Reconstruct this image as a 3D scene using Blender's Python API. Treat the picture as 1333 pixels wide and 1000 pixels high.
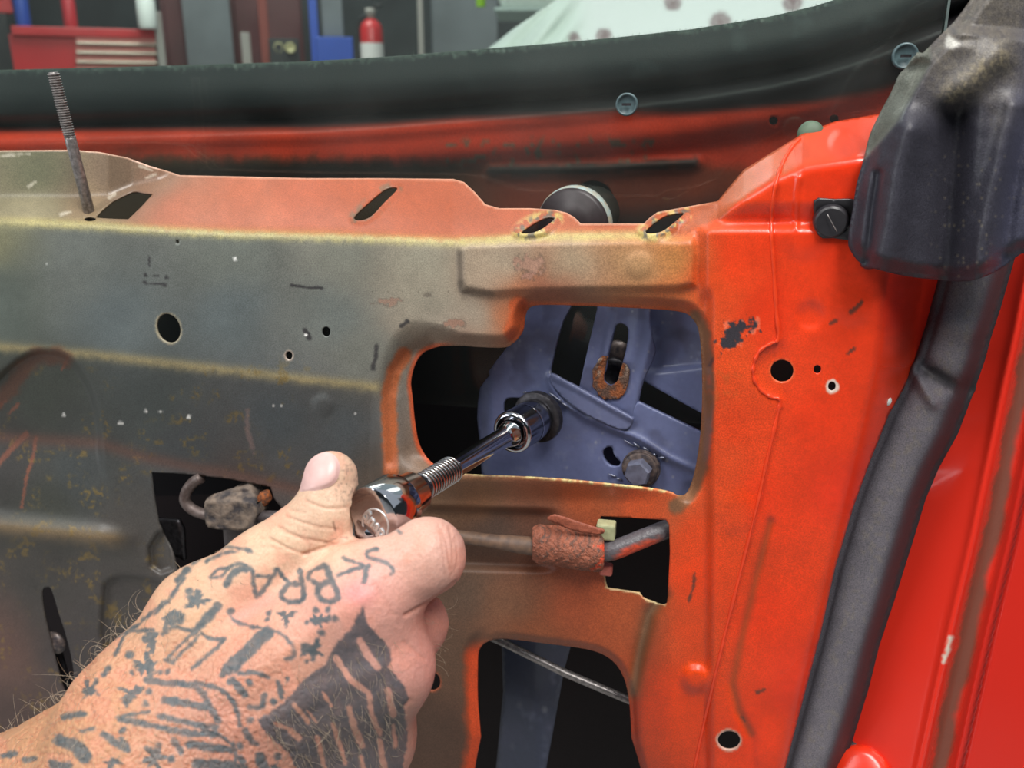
import bpy, bmesh, math, random
import numpy as np
from mathutils import Vector, Matrix
from mathutils.geometry import delaunay_2d_cdt
from mathutils.bvhtree import BVHTree

for o in list(bpy.data.objects):
    bpy.data.objects.remove(o)
SC = bpy.context.scene
COL = SC.collection
random.seed(7)
rng = np.random.default_rng(7)

# ------------------------------------------------------------------ camera
FPX = 1154.0
PITCH, YAW = math.radians(18), math.radians(-12)
CAM = np.array([0.0, -0.42, 1.12])
f_ = np.array([math.sin(YAW) * math.cos(PITCH), math.cos(YAW) * math.cos(PITCH), -math.sin(PITCH)])
r_ = np.array([math.cos(YAW), -math.sin(YAW), 0.0])
u_ = np.cross(r_, f_)
cam_d = bpy.data.cameras.new('camera')
cam = bpy.data.objects.new('camera', cam_d)
COL.objects.link(cam)
cam.matrix_world = Matrix(((r_[0], u_[0], -f_[0], CAM[0]), (r_[1], u_[1], -f_[1], CAM[1]),
                           (r_[2], u_[2], -f_[2], CAM[2]), (0, 0, 0, 1)))
cam_d.sensor_width = 36
cam_d.lens = 36 * FPX / 1333
cam_d.clip_start = 0.01
cam_d.dof.use_dof = True
cam_d.dof.focus_distance = 0.435
cam_d.dof.aperture_fstop = 11
SC.camera = cam
# ------------------------------------------------------------------ world, lights, exposure
W = bpy.data.worlds.new('world')
SC.world = W
W.use_nodes = True
W.node_tree.nodes['Background'].inputs[0].default_value = (0.80, 0.90, 1.0, 1)
W.node_tree.nodes['Background'].inputs[1].default_value = 0.46


def area(name, loc, target, sx, sy, watts, colr):
    d = bpy.data.lights.new(name, 'AREA')
    d.shape = 'RECTANGLE'
    d.size, d.size_y = sx, sy
    d.energy = watts
    d.color = colr
    o = bpy.data.objects.new(name, d)
    COL.objects.link(o)
    o.location = loc
    o.rotation_euler = (Vector(target) - Vector(loc)).to_track_quat('-Z', 'Y').to_euler()
    return o


area('shop_lamp', (0.5, -0.9, 2.9), (0, 0, 1.0), 0.5, 1.4, 54, (1.0, 0.97, 0.92))
area('shop_lamp', (-1.3, -1.5, 2.9), (0, 0, 1.0), 0.9, 1.4, 28, (1.0, 0.98, 0.95))
area('added_left_fill', (-4.4, -2.2, 1.45), (0, -1.0, 1.3), 1.8, 1.9, 60, (0.92, 0.96, 1.0))  # unseen source added at left for highlights and frontal fill
area('shop_lamp', (-1.5, 2.4, 3.1), (-1.2, 3.2, 1.2), 1.2, 1.2, 44, (1.0, 0.99, 0.96))
SC.view_settings.view_transform = 'Standard'
SC.view_settings.look = 'None'
SC.view_settings.exposure = 0.14
SC.view_settings.gamma = 1.0
SC.view_settings.use_curve_mapping = False

# ------------------------------------------------------------------ geometry helpers


def rays(px, py):
    px = np.asarray(px, float)
    py = np.asarray(py, float)
    a = (px - 666.5) / FPX
    b = (500 - py) / FPX
    return f_ + a[..., None] * r_ + b[..., None] * u_


def at(px, py, Y):
    d = rays(px, py)
    t = (np.asarray(Y, float) - CAM[1]) / d[..., 1]
    return CAM + d * t[..., None]


def depth(px, py, Y):
    return (Y - CAM[1]) / rays(px, py)[..., 1]


def pix(P):
    q = np.asarray(P, float) - CAM
    z = q @ f_
    return 666.5 + FPX * (q @ r_) / z, 500 - FPX * (q @ u_) / z


def ss(a, b, x):
    t = np.clip((x - a) / (b - a), 0, 1)
    return t * t * (3 - 2 * t)


def softplus(x, w):
    return w * np.logaddexp(0, np.asarray(x, float) / w)


def seg_d(px, py, pl, closed=False):
    pl = np.asarray(pl, float)
    n = len(pl)
    best = np.full(np.shape(px), 1e9)
    for i in range(n if closed else n - 1):
        a, b = pl[i], pl[(i + 1) % n]
        ex, ey = b - a
        L = ex * ex + ey * ey + 1e-9
        h = np.clip(((px - a[0]) * ex + (py - a[1]) * ey) / L, 0, 1)
        best = np.minimum(best, np.hypot(px - a[0] - h * ex, py - a[1] - h * ey))
    return best


def inside(px, py, poly):
    poly = np.asarray(poly, float)
    c = np.zeros(np.shape(px), bool)
    j = len(poly) - 1
    for i in range(len(poly)):
        xi, yi = poly[i]
        xj, yj = poly[j]
        if yi != yj:
            c ^= ((yi > py) != (yj > py)) & (px < (xj - xi) * (py - yi) / (yj - yi) + xi)
        j = i
    return c


def sd(px, py, poly):
    d = seg_d(px, py, poly, True)
    return np.where(inside(px, py, poly), -d, d)


def vn(x, y, seed=0):
    ix, iy = np.floor(x), np.floor(y)
    fx, fy = x - ix, y - iy
    fx = fx * fx * (3 - 2 * fx)
    fy = fy * fy * (3 - 2 * fy)

    def h(a, b):
        s = np.sin(a * 127.1 + b * 311.7 + seed * 74.7) * 43758.5453
        return s - np.floor(s)
    return (h(ix, iy) * (1 - fx) + h(ix + 1, iy) * fx) * (1 - fy) + (h(ix, iy + 1) * (1 - fx) + h(ix + 1, iy + 1) * fx) * fy


def fbm(x, y, s, seed=0, o=3):
    v = 0
    a = 0.5
    for k in range(o):
        v = v + a * vn(x / s * 2 ** k, y / s * 2 ** k, seed + k)
        a *= .5
    return v / (1 - .5 ** o)


def lin(c):
    c = np.clip(np.asarray(c, float) / 255.0, 0, 1)
    return np.where(c <= .04045, c / 12.92, ((c + .055) / 1.055) ** 2.4)


def smooth_poly(pts, n=4, closed=True):
    """Catmull-Rom through the points."""
    P = np.asarray(pts, float)
    m = len(P)
    out = []
    for i in range(m if closed else m - 1):
        if closed:
            p0, p1, p2, p3 = P[(i - 1) % m], P[i], P[(i + 1) % m], P[(i + 2) % m]
        else:
            p0, p1, p2, p3 = P[max(i - 1, 0)], P[i], P[i + 1], P[min(i + 2, m - 1)]
        for k in range(n):
            t = k / n
            out.append(.5 * ((2 * p1) + (-p0 + p2) * t + (2 * p0 - 5 * p1 + 4 * p2 - p3) * t * t + (-p0 + 3 * p1 - 3 * p2 + p3) * t ** 3))
    if not closed:
        out.append(P[-1])
    return np.array(out)


def dens(poly, step, closed=True):
    P = np.asarray(poly, float)
    out = []
    n = len(P)
    for i in range(n if closed else n - 1):
        a, b = P[i], P[(i + 1) % n]
        k = max(1, int(round(np.hypot(*(b - a)) / step)))
        for j in range(k):
            out.append(a + (b - a) * j / k)
    if not closed:
        out.append(P[-1])
    return np.array(out)


def circ(cx, cy, rx, ry=None, n=28, rot=0):
    ry = ry or rx
    a = np.linspace(0, 2 * np.pi, n, endpoint=False)
    c, s = math.cos(rot), math.sin(rot)
    x, y = rx * np.cos(a), ry * np.sin(a)
    return np.stack([cx + x * c - y * s, cy + x * s + y * c], 1)


# ------------------------------------------------------------------ object helpers
WL = {}


def meta(o, label=None, cat=None, group=None, kind=None):
    if label:
        o['label'] = label
    if cat:
        o['category'] = cat
    if group:
        o['group'] = group
    if kind:
        o['kind'] = kind
    return o


def thing(name, loc, label, cat, group=None):
    o = bpy.data.objects.new(name, None)
    o.empty_display_size = .02
    COL.objects.link(o)
    o.location = loc
    WL[o.name] = np.asarray(loc, float)
    return meta(o, label, cat, group)


def add(name, V, Fc, m, parent=None, smooth=True, rgba=None, label=None):
    V = np.asarray(V, float)
    if parent is not None:
        base = WL[parent.name]
    else:
        mn, mx = V.min(0), V.max(0)
        base = np.array([(mn[0] + mx[0]) / 2, (mn[1] + mx[1]) / 2, mn[2]])
    me = bpy.data.meshes.new(name)
    me.from_pydata((V - base).tolist(), [], Fc if isinstance(Fc, list) else Fc.tolist())
    me.update()
    if smooth:
        me.shade_smooth()
    me.materials.append(m)
    if rgba is not None:
        ca = me.color_attributes.new('Col', 'FLOAT_COLOR', 'POINT')
        ca.data.foreach_set('color', np.asarray(rgba, np.float32).ravel())
    o = bpy.data.objects.new(name, me)
    COL.objects.link(o)
    if parent is not None:
        o.parent = parent
        WL[o.name] = base
    else:
        o.location = base
        WL[o.name] = base
    if label:
        o['label'] = label
    return o


def sharp(o, deg=35):
    o.data.set_sharp_from_angle(angle=math.radians(deg))
    return o


def bevel(o, w, seg=2, deg=35):
    b = o.modifiers.new('bevel', 'BEVEL')
    b.width = w
    b.segments = seg
    b.limit_method = 'ANGLE'
    b.angle_limit = math.radians(deg)
    return o


def sheet(name, outer, holes, Hf, paint, step, thick, m, parent=None, refine=(), label=None, jit=.25):
    """Sheet of metal or rubber: constrained triangulation of an outline with holes, pressed to depth Hf."""
    outer = dens(outer, step)
    loops = [outer] + [dens(h, min(step, 2.5)) for h in holes]
    x0, y0 = outer.min(0)
    x1, y1 = outer.max(0)
    gx, gy = np.meshgrid(np.arange(x0, x1, step), np.arange(y0, y1, step))
    gx = gx + (np.arange(gx.shape[0]) % 2)[:, None] * step * .5
    P = np.stack([gx.ravel(), gy.ravel()], 1)
    for (a, b, c, d, s) in refine:
        P = P[~((P[:, 0] > a) & (P[:, 0] < c) & (P[:, 1] > b) & (P[:, 1] < d))]
        hx, hy = np.meshgrid(np.arange(a, c, s), np.arange(b, d, s))
        P = np.concatenate([P, np.stack([hx.ravel(), hy.ravel()], 1)])
    keep = sd(P[:, 0], P[:, 1], outer) < -step * .5
    for h in loops[1:]:
        bb0, bb1 = h.min(0) - 3, h.max(0) + 3
        box = (P[:, 0] > bb0[0]) & (P[:, 0] < bb1[0]) & (P[:, 1] > bb0[1]) & (P[:, 1] < bb1[1])
        idx = np.where(box)[0]
        if len(idx):
            keep[idx[sd(P[idx, 0], P[idx, 1], h) < .8]] = False
    P = P[keep]
    co = []
    ed = []
    for L in loops:
        b = len(co)
        n = len(L)
        co += [Vector((p[0], -p[1])) for p in L]
        ed += [(b + i, b + (i + 1) % n) for i in range(n)]
    co += [Vector((p[0], -p[1])) for p in P]
    vs, es, fs, *_ = delaunay_2d_cdt(co, ed, [], 0, 1e-5)
    V2 = np.array([(v[0], -v[1]) for v in vs])
    T = np.array([f for f in fs if len(f) == 3])
    c = V2[T].mean(1)
    ok = inside(c[:, 0], c[:, 1], outer)
    for h in loops[1:]:
        ok &= ~inside(c[:, 0], c[:, 1], h)
    e1, e2 = V2[T[:, 1]] - V2[T[:, 0]], V2[T[:, 2]] - V2[T[:, 0]]
    ok &= np.abs(e1[:, 0] * e2[:, 1] - e1[:, 1] * e2[:, 0]) > .25       # no slivers along the rim
    T = T[ok]
    used = np.unique(T)
    mp = -np.ones(len(V2), int)
    mp[used] = np.arange(len(used))
    V2 = V2[used]
    T = mp[T]
    Y = Hf(V2[:, 0], V2[:, 1])
    V = at(V2[:, 0], V2[:, 1], Y)
    rg = paint(V2[:, 0], V2[:, 1]) if paint else None
    o = add(name, V, T, m, parent, True, rg, label)
    if thick:
        s = o.modifiers.new('thickness', 'SOLIDIFY')
        s.thickness = thick
        s.offset = -1
    return o


def frame_for(d):
    d = np.asarray(d, float)
    d = d / np.linalg.norm(d)
    a = np.array([0, 0, 1.0]) if abs(d[2]) < .9 else np.array([1.0, 0, 0])
    x = np.cross(a, d)
    x /= np.linalg.norm(x)
    return x, np.cross(d, x), d


def lathe(p0, p1, prof, n=40, cap=True):
    """prof: list of (t along axis in metres, radius)."""
    p0 = np.asarray(p0, float)
    x, y, d = frame_for(np.asarray(p1) - p0)
    a = np.linspace(0, 2 * np.pi, n, endpoint=False)
    V = []
    for t, r in prof:
        V.append(p0 + d * t + r * (np.cos(a)[:, None] * x + np.sin(a)[:, None] * y))
    V = np.concatenate(V)
    Fc = []
    for i in range(len(prof) - 1):
        for j in range(n):
            k = (j + 1) % n
            Fc.append([i * n + j, i * n + k, (i + 1) * n + k, (i + 1) * n + j])
    if cap:
        Fc.append([j for j in range(n)][::-1])
        Fc.append([(len(prof) - 1) * n + j for j in range(n)])
    return V, Fc


def tube(P, R, n=12, cap=True):
    P = np.asarray(P, float)
    m = len(P)
    R = np.full(m, R) if np.isscalar(R) else np.asarray(R)
    T = np.gradient(P, axis=0)
    T /= np.linalg.norm(T, axis=1)[:, None] + 1e-12
    x = frame_for(T[0])[0]
    a = np.linspace(0, 2 * np.pi, n, endpoint=False)
    V = []
    for i in range(m):
        x = x - T[i] * (x @ T[i])
        x /= np.linalg.norm(x)
        y = np.cross(T[i], x)
        V.append(P[i] + R[i] * (np.cos(a)[:, None] * x + np.sin(a)[:, None] * y))
    V = np.concatenate(V)
    Fc = []
    for i in range(m - 1):
        for j in range(n):
            k = (j + 1) % n
            Fc.append([i * n + j, i * n + k, (i + 1) * n + k, (i + 1) * n + j])
    if cap:
        Fc.append(list(range(n))[::-1])
        Fc.append([(m - 1) * n + j for j in range(n)])
    return V, Fc


def boxm(c, s, rz=0.0):
    c = np.asarray(c, float)
    s = np.asarray(s, float) / 2
    V = np.array([[x, y, z] for x in (-1, 1) for y in (-1, 1) for z in (-1, 1)]) * s
    R = np.array([[math.cos(rz), -math.sin(rz), 0], [math.sin(rz), math.cos(rz), 0], [0, 0, 1]])
    V = V @ R.T + c
    Fc = [[0, 1, 3, 2], [4, 6, 7, 5], [0, 4, 5, 1], [2, 3, 7, 6], [0, 2, 6, 4], [1, 5, 7, 3]]
    return V, Fc


def join(parts):
    V = []
    Fc = []
    b = 0
    for v, f in parts:
        V.append(np.asarray(v))
        Fc += [[i + b for i in q] for q in f]
        b += len(v)
    return np.concatenate(V), Fc


def hexprism(p0, d, r, h, cham=.0012):
    x, y, d = frame_for(d)
    V = []
    for t, rr in ((0, r), (h - cham, r), (h, r * .87)):
        for k in range(6):
            a = k * math.pi / 3 + .3
            V.append(p0 + d * t + rr * (math.cos(a) * x + math.sin(a) * y))
    Fc = []
    for i in range(2):
        for j in range(6):
            k = (j + 1) % 6
            Fc.append([i * 6 + j, i * 6 + k, i * 6 + 6 + k, i * 6 + 6 + j])
    Fc += [[5, 4, 3, 2, 1, 0], [12, 13, 14, 15, 16, 17]]
    return np.array(V), Fc


# ------------------------------------------------------------------ materials


def nd(t, typ, **kw):
    n = t.nodes.new(typ)
    for k, v in kw.items():
        setattr(n, k, v)
    return n


def mat_paint(name, speck=.22, sscale=1400, bump=.15, bscale=900, spec=.5, metallic=0.0, sss=0.0, bdist=.0004, coat=0.0):
    """Colour and roughness ride on the mesh (rgb, alpha); fine spray grain comes from noise."""
    m = bpy.data.materials.new(name)
    m.use_nodes = True
    t = m.node_tree
    b = t.nodes['Principled BSDF']
    at_ = nd(t, 'ShaderNodeAttribute', attribute_name='Col')
    tc = nd(t, 'ShaderNodeTexCoord')
    n1 = nd(t, 'ShaderNodeTexNoise')
    n1.inputs['Scale'].default_value = sscale
    n1.inputs['Detail'].default_value = 2
    t.links.new(tc.outputs['Object'], n1.inputs['Vector'])
    mr = nd(t, 'ShaderNodeMapRange')
    mr.inputs['From Min'].default_value = .3
    mr.inputs['From Max'].default_value = .7
    mr.inputs['To Min'].default_value = 1 - speck
    mr.inputs['To Max'].default_value = 1 + speck
    t.links.new(n1.outputs['Fac'], mr.inputs['Value'])
    mx = nd(t, 'ShaderNodeVectorMath', operation='SCALE')
    t.links.new(at_.outputs['Color'], mx.inputs[0])
    gl_ = nd(t, 'ShaderNodeMapRange')
    gl_.inputs['From Min'].default_value = .26
    gl_.inputs['From Max'].default_value = .36
    gl_.inputs['To Min'].default_value = .18
    t.links.new(at_.outputs['Alpha'], gl_.inputs['Value'])
    mi = nd(t, 'ShaderNodeMix')
    mi.inputs[2].default_value = 1.0
    t.links.new(gl_.outputs[0], mi.inputs[0])
    t.links.new(mr.outputs[0], mi.inputs[3])
    t.links.new(mi.outputs[0], mx.inputs['Scale'])
    t.links.new(mx.outputs[0], b.inputs['Base Color'])
    t.links.new(at_.outputs['Alpha'], b.inputs['Roughness'])
    n2 = nd(t, 'ShaderNodeTexNoise')
    n2.inputs['Scale'].default_value = bscale
    n2.inputs['Detail'].default_value = 3
    t.links.new(tc.outputs['Object'], n2.inputs['Vector'])
    bp = nd(t, 'ShaderNodeBump')
    bp.inputs['Strength'].default_value = bump
    bp.inputs['Distance'].default_value = bdist
    t.links.new(n2.outputs['Fac'], bp.inputs['Height'])
    t.links.new(bp.outputs['Normal'], b.inputs['Normal'])
    b.inputs['Metallic'].default_value = metallic
    b.inputs['Specular IOR Level'].default_value = spec
    b.inputs['Coat Weight'].default_value = coat
    b.inputs['Coat Roughness'].default_value = .08
    if sss:
        b.inputs['Subsurface Weight'].default_value = sss
        b.inputs['Subsurface Radius'].default_value = (1.0, .35, .2)
        b.inputs['Subsurface Scale'].default_value = .003
    return m


def mat(name, rgb, rough=.5, metal=0.0, spec=.5, noise=.12, nscale=300, bump=0.0, rgb2=None, bdist=.0004):
    m = bpy.data.materials.new(name)
    m.use_nodes = True
    t = m.node_tree
    b = t.nodes['Principled BSDF']
    c = lin(rgb)
    c2 = lin(rgb2) if rgb2 is not None else np.clip(c * (1 - noise * 2), 0, 1)
    tc = nd(t, 'ShaderNodeTexCoord')
    n1 = nd(t, 'ShaderNodeTexNoise')
    n1.inputs['Scale'].default_value = nscale
    n1.inputs['Detail'].default_value = 4
    t.links.new(tc.outputs['Object'], n1.inputs['Vector'])
    rp = nd(t, 'ShaderNodeValToRGB')
    rp.color_ramp.elements[0].position = .35
    rp.color_ramp.elements[1].position = .65
    rp.color_ramp.elements[0].color = (*c2, 1)
    rp.color_ramp.elements[1].color = (*c, 1)
    t.links.new(n1.outputs['Fac'], rp.inputs['Fac'])
    t.links.new(rp.outputs['Color'], b.inputs['Base Color'])
    b.inputs['Roughness'].default_value = rough
    b.inputs['Metallic'].default_value = metal
    b.inputs['Specular IOR Level'].default_value = spec
    if bump:
        bp = nd(t, 'ShaderNodeBump')
        bp.inputs['Strength'].default_value = bump
        bp.inputs['Distance'].default_value = bdist
        t.links.new(n1.outputs['Fac'], bp.inputs['Height'])
        t.links.new(bp.outputs['Normal'], b.inputs['Normal'])
    return m


M_PANEL = mat_paint('sprayed_sheet_metal', speck=.24, sscale=1500, bump=.12, bscale=1000, coat=.0)
M_BODY = mat_paint('glossy_body_paint', speck=.04, sscale=900, bump=.05, bscale=160, coat=.5)
M_RUBBER = mat_paint('dusty_rubber', speck=.3, sscale=1600, bump=.35, bscale=1300, spec=.4)
M_PLATE = mat_paint('blue_grey_enamel', speck=.06, sscale=300, bump=.1, bscale=220, spec=.5, coat=.15)
M_SKIN = mat_paint('skin', speck=.07, sscale=900, bump=.3, bscale=800, spec=.35, sss=.06, bdist=.0006)
M_SKINN = mat_paint('outer_skin_paint', speck=.12, sscale=900, bump=.15, bscale=500, spec=.22)
M_CHROME = mat('chrome', (205, 205, 210), .09, 1.0, noise=.05, nscale=60)
M_CHROMED = mat('dark_chrome', (150, 152, 160), .16, 1.0, noise=.1, nscale=120)
M_STEEL = mat('worn_steel', (164, 158, 156), .36, .55, noise=.25, nscale=500, bump=.3)
M_STEELD = mat('dark_steel', (78, 76, 80), .42, .7, noise=.25, nscale=400, bump=.3)
M_RUST = mat('rust', (165, 92, 45), .85, .1, noise=.2, nscale=500, bump=.8, rgb2=(92, 60, 45), bdist=.001)
M_BOLT = mat('greasy_bolt', (112, 98, 92), .4, .25, nscale=350, bump=.4, rgb2=(55, 52, 58))
M_BLACKP = mat('black_plastic', (46, 44, 48), .4, 0, noise=.1, nscale=200, bump=.1)
M_DARKR = mat('dark_rod_paint', (88, 82, 84), .5, .3, nscale=260, bump=.6, rgb2=(60, 52, 52))
M_RED = mat('red_lacquer', (228, 52, 26), .22, 0, noise=.05, nscale=200)
M_NAIL = mat('nail_keratin', (226, 186, 180), .38, 0, noise=.06, nscale=120)
M_HAIR = mat('body_hair', (176, 158, 136), .5, 0, noise=.15, nscale=900)
M_ALU = mat('bright_raised_metal', (222, 220, 218), .3, .6, noise=.03)
M_WHITE = mat('white_plastic', (225, 232, 226), .5, 0, noise=.03)
M_FELT = mat('black_felt', (22, 27, 30), .75, 0, noise=.25, nscale=700, bump=.6)

# ------------------------------------------------------------------ workshop setting (behind the camera and beyond the glass)
m_floor = mat('concrete', (168, 168, 164), .7, 0, noise=.15, nscale=6)
m_wall = mat('workshop_wall_paint', (66, 72, 74), .8, 0, noise=.2, nscale=3)
for nm, c, s, mm in (('floor', (0, 0.8, -.05), (9, 9.5, .1), m_floor), ('wall_back', (0, 5.05, 1.7), (9, .1, 3.4), m_wall), ('wall_left', (-4.55, .8, 1.7), (.1, 9.5, 3.4), m_wall),
                     ('wall_right', (4.55, .8, 1.7), (.1, 9.5, 3.4), m_wall), ('wall_front', (0, -4.0, 1.7), (9, .1, 3.4), m_wall)                     ):
    meta(add(nm, *boxm(c, s), mm, smooth=False), kind='structure')

# ------------------------------------------------------------------ CAR DOOR inner panel
TOPX = [-90, 0, 95, 130, 165, 195, 222, 234, 320, 400, 500, 590, 604, 618, 632, 650, 690, 722, 738, 748, 756, 838, 846, 856, 883, 934, 951, 968, 1002, 1043, 1087, 1141, 1175]
TOPY = [197, 196, 195, 198, 205, 216, 224, 228, 230, 232, 232, 233, 237, 250, 266, 271, 271, 273, 277, 283, 291, 291, 283, 276, 271, 262, 241, 221, 200, 175, 158, 149, 146]
BENX = [-90, 0, 120, 210, 300, 420, 520, 590, 640, 700, 830, 883, 934, 968, 1005, 1046, 1117, 1180]
BENY = [283, 285, 291, 297, 302, 305, 309, 312, 309, 305, 303, 307, 285, 258, 235, 217, 206, 202]
EDGX = [1185, 1166, 1156, 1140, 1122, 1098, 1074, 1050, 1020, 1004]     # front face turns into the shut face
EDGY = [200, 300, 360, 480, 560, 660, 760, 860, 985, 1060]
STLX = [1235, 1222, 1206, 1190, 1150, 1126, 1104, 1080, 1060, 1040, 1015, 996]  # left edge of the seal strip
STLY = [300, 360, 420, 470, 540, 600, 660, 740, 830, 905, 1000, 1070]

OP_A = smooth_poly([(537, 520), (535, 495), (544, 466), (560, 454), (590, 450), (650, 453), (668, 447), (681, 431), (684, 412), (691, 400), (715, 397), (800, 400),
                    (880, 405), (902, 416), (911, 440), (914, 500), (912, 560), (905, 610), (896, 638), (886, 645), (868, 640), (830, 635), (700, 622),
                    (610, 617), (580, 612), (560, 600), (546, 580), (540, 550)], 4)
OP_B = np.array([(783, 672), (810, 674), (867, 677), (871, 684), (872, 720), (869, 778), (868, 785), (864, 787), (856, 786), (843, 782), (836, 778), (832, 772),
                 (812, 769), (791, 766), (789, 760), (787, 745), (791, 735), (780, 722), (770, 700)], float)
OP_C = smooth_poly([(621, 870), (623, 847), (636, 835), (660, 832), (710, 838), (762, 845), (790, 855), (808, 874), (818, 905), (822, 960), (823, 1030), (632, 1030), (625, 960), (621, 910)], 3)
OP_D = np.array([(197, 615), (225, 616), (250, 618), (300, 624), (352, 634), (357, 650), (372, 668), (380, 700), (330, 770), (240, 775), (233, 748), (222, 715), (207, 682), (201, 650)], float)
OP_E = smooth_poly([(55, 770), (60, 765), (67, 768), (77, 800), (88, 835), (96, 875), (93, 897), (84, 900), (75, 870), (65, 830), (57, 795)], 3)
SLOTS = [np.array([(124, 283), (132, 274), (146, 262), (160, 255), (172, 249.5), (178, 249), (188, 251), (199, 252.5), (184, 269), (167, 285.5), (150, 285), (134, 284)], float),
         smooth_poly([(461, 285), (463, 279), (482, 261), (501, 246), (515, 243), (516, 248), (500, 264), (484, 281), (470, 287)], 3),
         smooth_poly([(678, 303), (684, 297), (700, 287), (714, 282), (722, 284), (714, 292), (700, 301), (686, 304)], 3),
         smooth_poly([(840, 302), (846, 294), (864, 281), (880, 277), (890, 278), (876, 291), (862, 301), (848, 304)], 3)]
HOLES = [circ(219.5, 427.5, 15, 19.5, rot=-.35), circ(424.5, 432, 5.5, 6.5), circ(376, 463, 4.5, 5.5), circ(1018, 483, 15, 14.5),
         circ(1064, 481, 5, 5.5), circ(1083, 503, 5, 6), circ(949, 964, 14.5, 12), circ(562, 887, 11, 12.5, rot=-.3), circ(231, 315, 2.2, 2.4, 10), circ(117, 285, 8, 3.0, 14)]
PLAT = [(598, 335), (597, 322), (606, 316), (904, 306), (907, 330), (905, 372), (880, 377), (700, 380), (640, 384), (603, 378), (598, 365)]
ARCH = smooth_poly([(-60, 470), (-20, 500), (8, 480), (32, 462), (60, 456), (88, 464), (108, 486), (122, 515), (130, 550), (134, 600), (140, 660), (60, 680), (-60, 680)], 3)
POCK = smooth_poly([(134, 770), (140, 757), (155, 750), (185, 752), (215, 762), (240, 790), (240, 850), (140, 850)], 3)
HEXP = [(192, 712), (205, 692), (219, 690), (224, 716), (226, 742), (208, 748), (194, 738)]
CH_TOP = [(470, 652), (560, 655), (640, 659), (705, 668), (722, 690)]


def fold2(px):
    return np.interp(px, [-80, 0, 60, 130, 250, 370, 490], [444, 452, 457, 463, 477, 491, 504])


def fold3(px):
    return np.interp(px, [-80, 0, 130, 190, 300, 380, 480, 560], [562, 565, 573, 592, 614, 632, 648, 655])


def H_panel(px, py):
    yb = np.interp(px, BENX, BENY)
    h = .00072 * softplus(yb - py, 4)
    # raised flange at the left end of the shelf
    yc = np.interp(px, [-80, 95, 140, 172, 205, 236, 240], [258, 258, 256, 243, 236, 226, 150])
    h -= .00062 * softplus(yc - py, 2.0) * ss(242, 205, px)
    # lower left: folds back below the crease
    L = ss(505, 480, px)
    y2, y3 = fold2(px), fold3(px)
    d = softplus(py - y2, 4) - softplus(py - y3, 4)
    h += L * .00017 * d
    h += L * .00005 * softplus(py - 700, 6)
    h -= .006 * np.exp(-((py - (686 + .1 * px)) / 16) ** 2) * ss(190, 130, px)
    # right lower pad sits deeper than the upper face
    Lw = ss(615, 655, py) * ss(480, 500, px) * ss(880, 820, px)
    h += .009 * Lw
    # embossed pad at the top middle, and step to the red end
    h -= .0045 * ss(5, -7, sd(px, py, PLAT)) * ss(300, 320, py)
    h -= .0055 * ss(905, 924, px) * ss(395, 372, py) * ss(285, 305, py) + .0055 * ss(915, 932, px) * ss(372, 395, py) + .0055 * ss(905, 935, px) * ss(305, 285, py) * ss(296, 260, py)
    # rolled flange round the regulator opening
    sA = sd(px, py, OP_A)
    wl = np.where(px < 560, 46, 17)
    wl = np.interp(px, [535, 600, 1333], [46, 18, 17])
    k = ss(1.0, .0, sA / wl) * ss(628, 590, py - 40 * ss(860, 900, px))
    h += .0105 * k
    # groove left of the opening (orange strip)
    h += .003 * np.exp(-((seg_d(px, py, [(508, 600), (506, 520), (512, 485), (530, 462), (560, 447)])) / 9) ** 2)
    # lower opening flange
    sC = sd(px, py, OP_C)
    h += .007 * ss(22, 0, sC) * ss(640, 610, px) + .004 * ss(10, 0, sC) * ss(600, 700, px)
    h += .004 * np.exp(-(seg_d(px, py, [(862, 775), (845, 800), (832, 850), (822, 900), (826, 1000)]) / 9) ** 2)
    # channel where the rod lies
    h += .006 * ss(655, 668, py - .03 * (px - 560)) * ss(745, 730, py - .03 * (px - 560)) * ss(470, 500, px) * ss(735, 700, px)
    # arch pocket, lower pocket, hex dimple
    h += .0055 * ss(4, -8, sd(px, py, ARCH)) * ss(650, 545, py)
    h += .004 * ss(4, -7, sd(px, py, POCK))
    h += .004 * ss(2, -6, sd(px, py, HEXP))
    # dimples
    for (cx, cy, r, a) in ((420, 528, 13, -.0016), (832, 345, 17, -.0013), (905, 884, 17, -.004), (1055, 411, 17, .0014), (1096, 186, 16, .0022), (1046, 305, 30, -.001), (160, 560, 30, .0008),
                           (960, 668, 26, -.0012), (1110, 400, 22, -.0007)):
        h += a * np.exp(-(np.hypot(px - cx, py - cy) / r) ** 4)
    # pressed line right of the weld seam and weld overlap step
    h += .0016 * np.exp(-(seg_d(px, py, [(1003, 680), (985, 750), (966, 830), (952, 890), (960, 925), (978, 960), (980, 1000)]) / 6) ** 2)
    h -= .0012 * np.exp(-(seg_d(px, py, [(1040, 232), (1037, 250), (1036, 296)]) / 4) ** 2)
    h += .0018 * np.exp(-(np.hypot((px - 1018), (py - 483)) / 36) ** 8) * ss(1032, 1006, px)
    h += .0012 * ss(-2, 2, px - np.interp(py, SEAMY, SEAMX)) * ss(200, 260, py)
    # torn raised lips of the shelf slots
    for s, a in ((SLOTS[2], .004), (SLOTS[3], .005)):
        h -= a * ss(14, 0, sd(px, py, s))
    h -= .0015 * ss(8, 0, sd(px, py, SLOTS[1]))
    # shut face on the hinge side
    xe = np.interp(py, EDGY, EDGX)
    h += .0009 * softplus(px - xe, 4)
    h += .0005 * (fbm(px, py, 90, 5) - .5)
    return h


SEAMX = [1040, 1028, 1012, 1006, 1004, 1010, 1016, 1016, 1010, 988, 965, 945, 926, 908, 900]
SEAMY = [180, 196, 230, 262, 300, 400, 440, 520, 545, 650, 740, 820, 900, 980, 1050]

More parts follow.
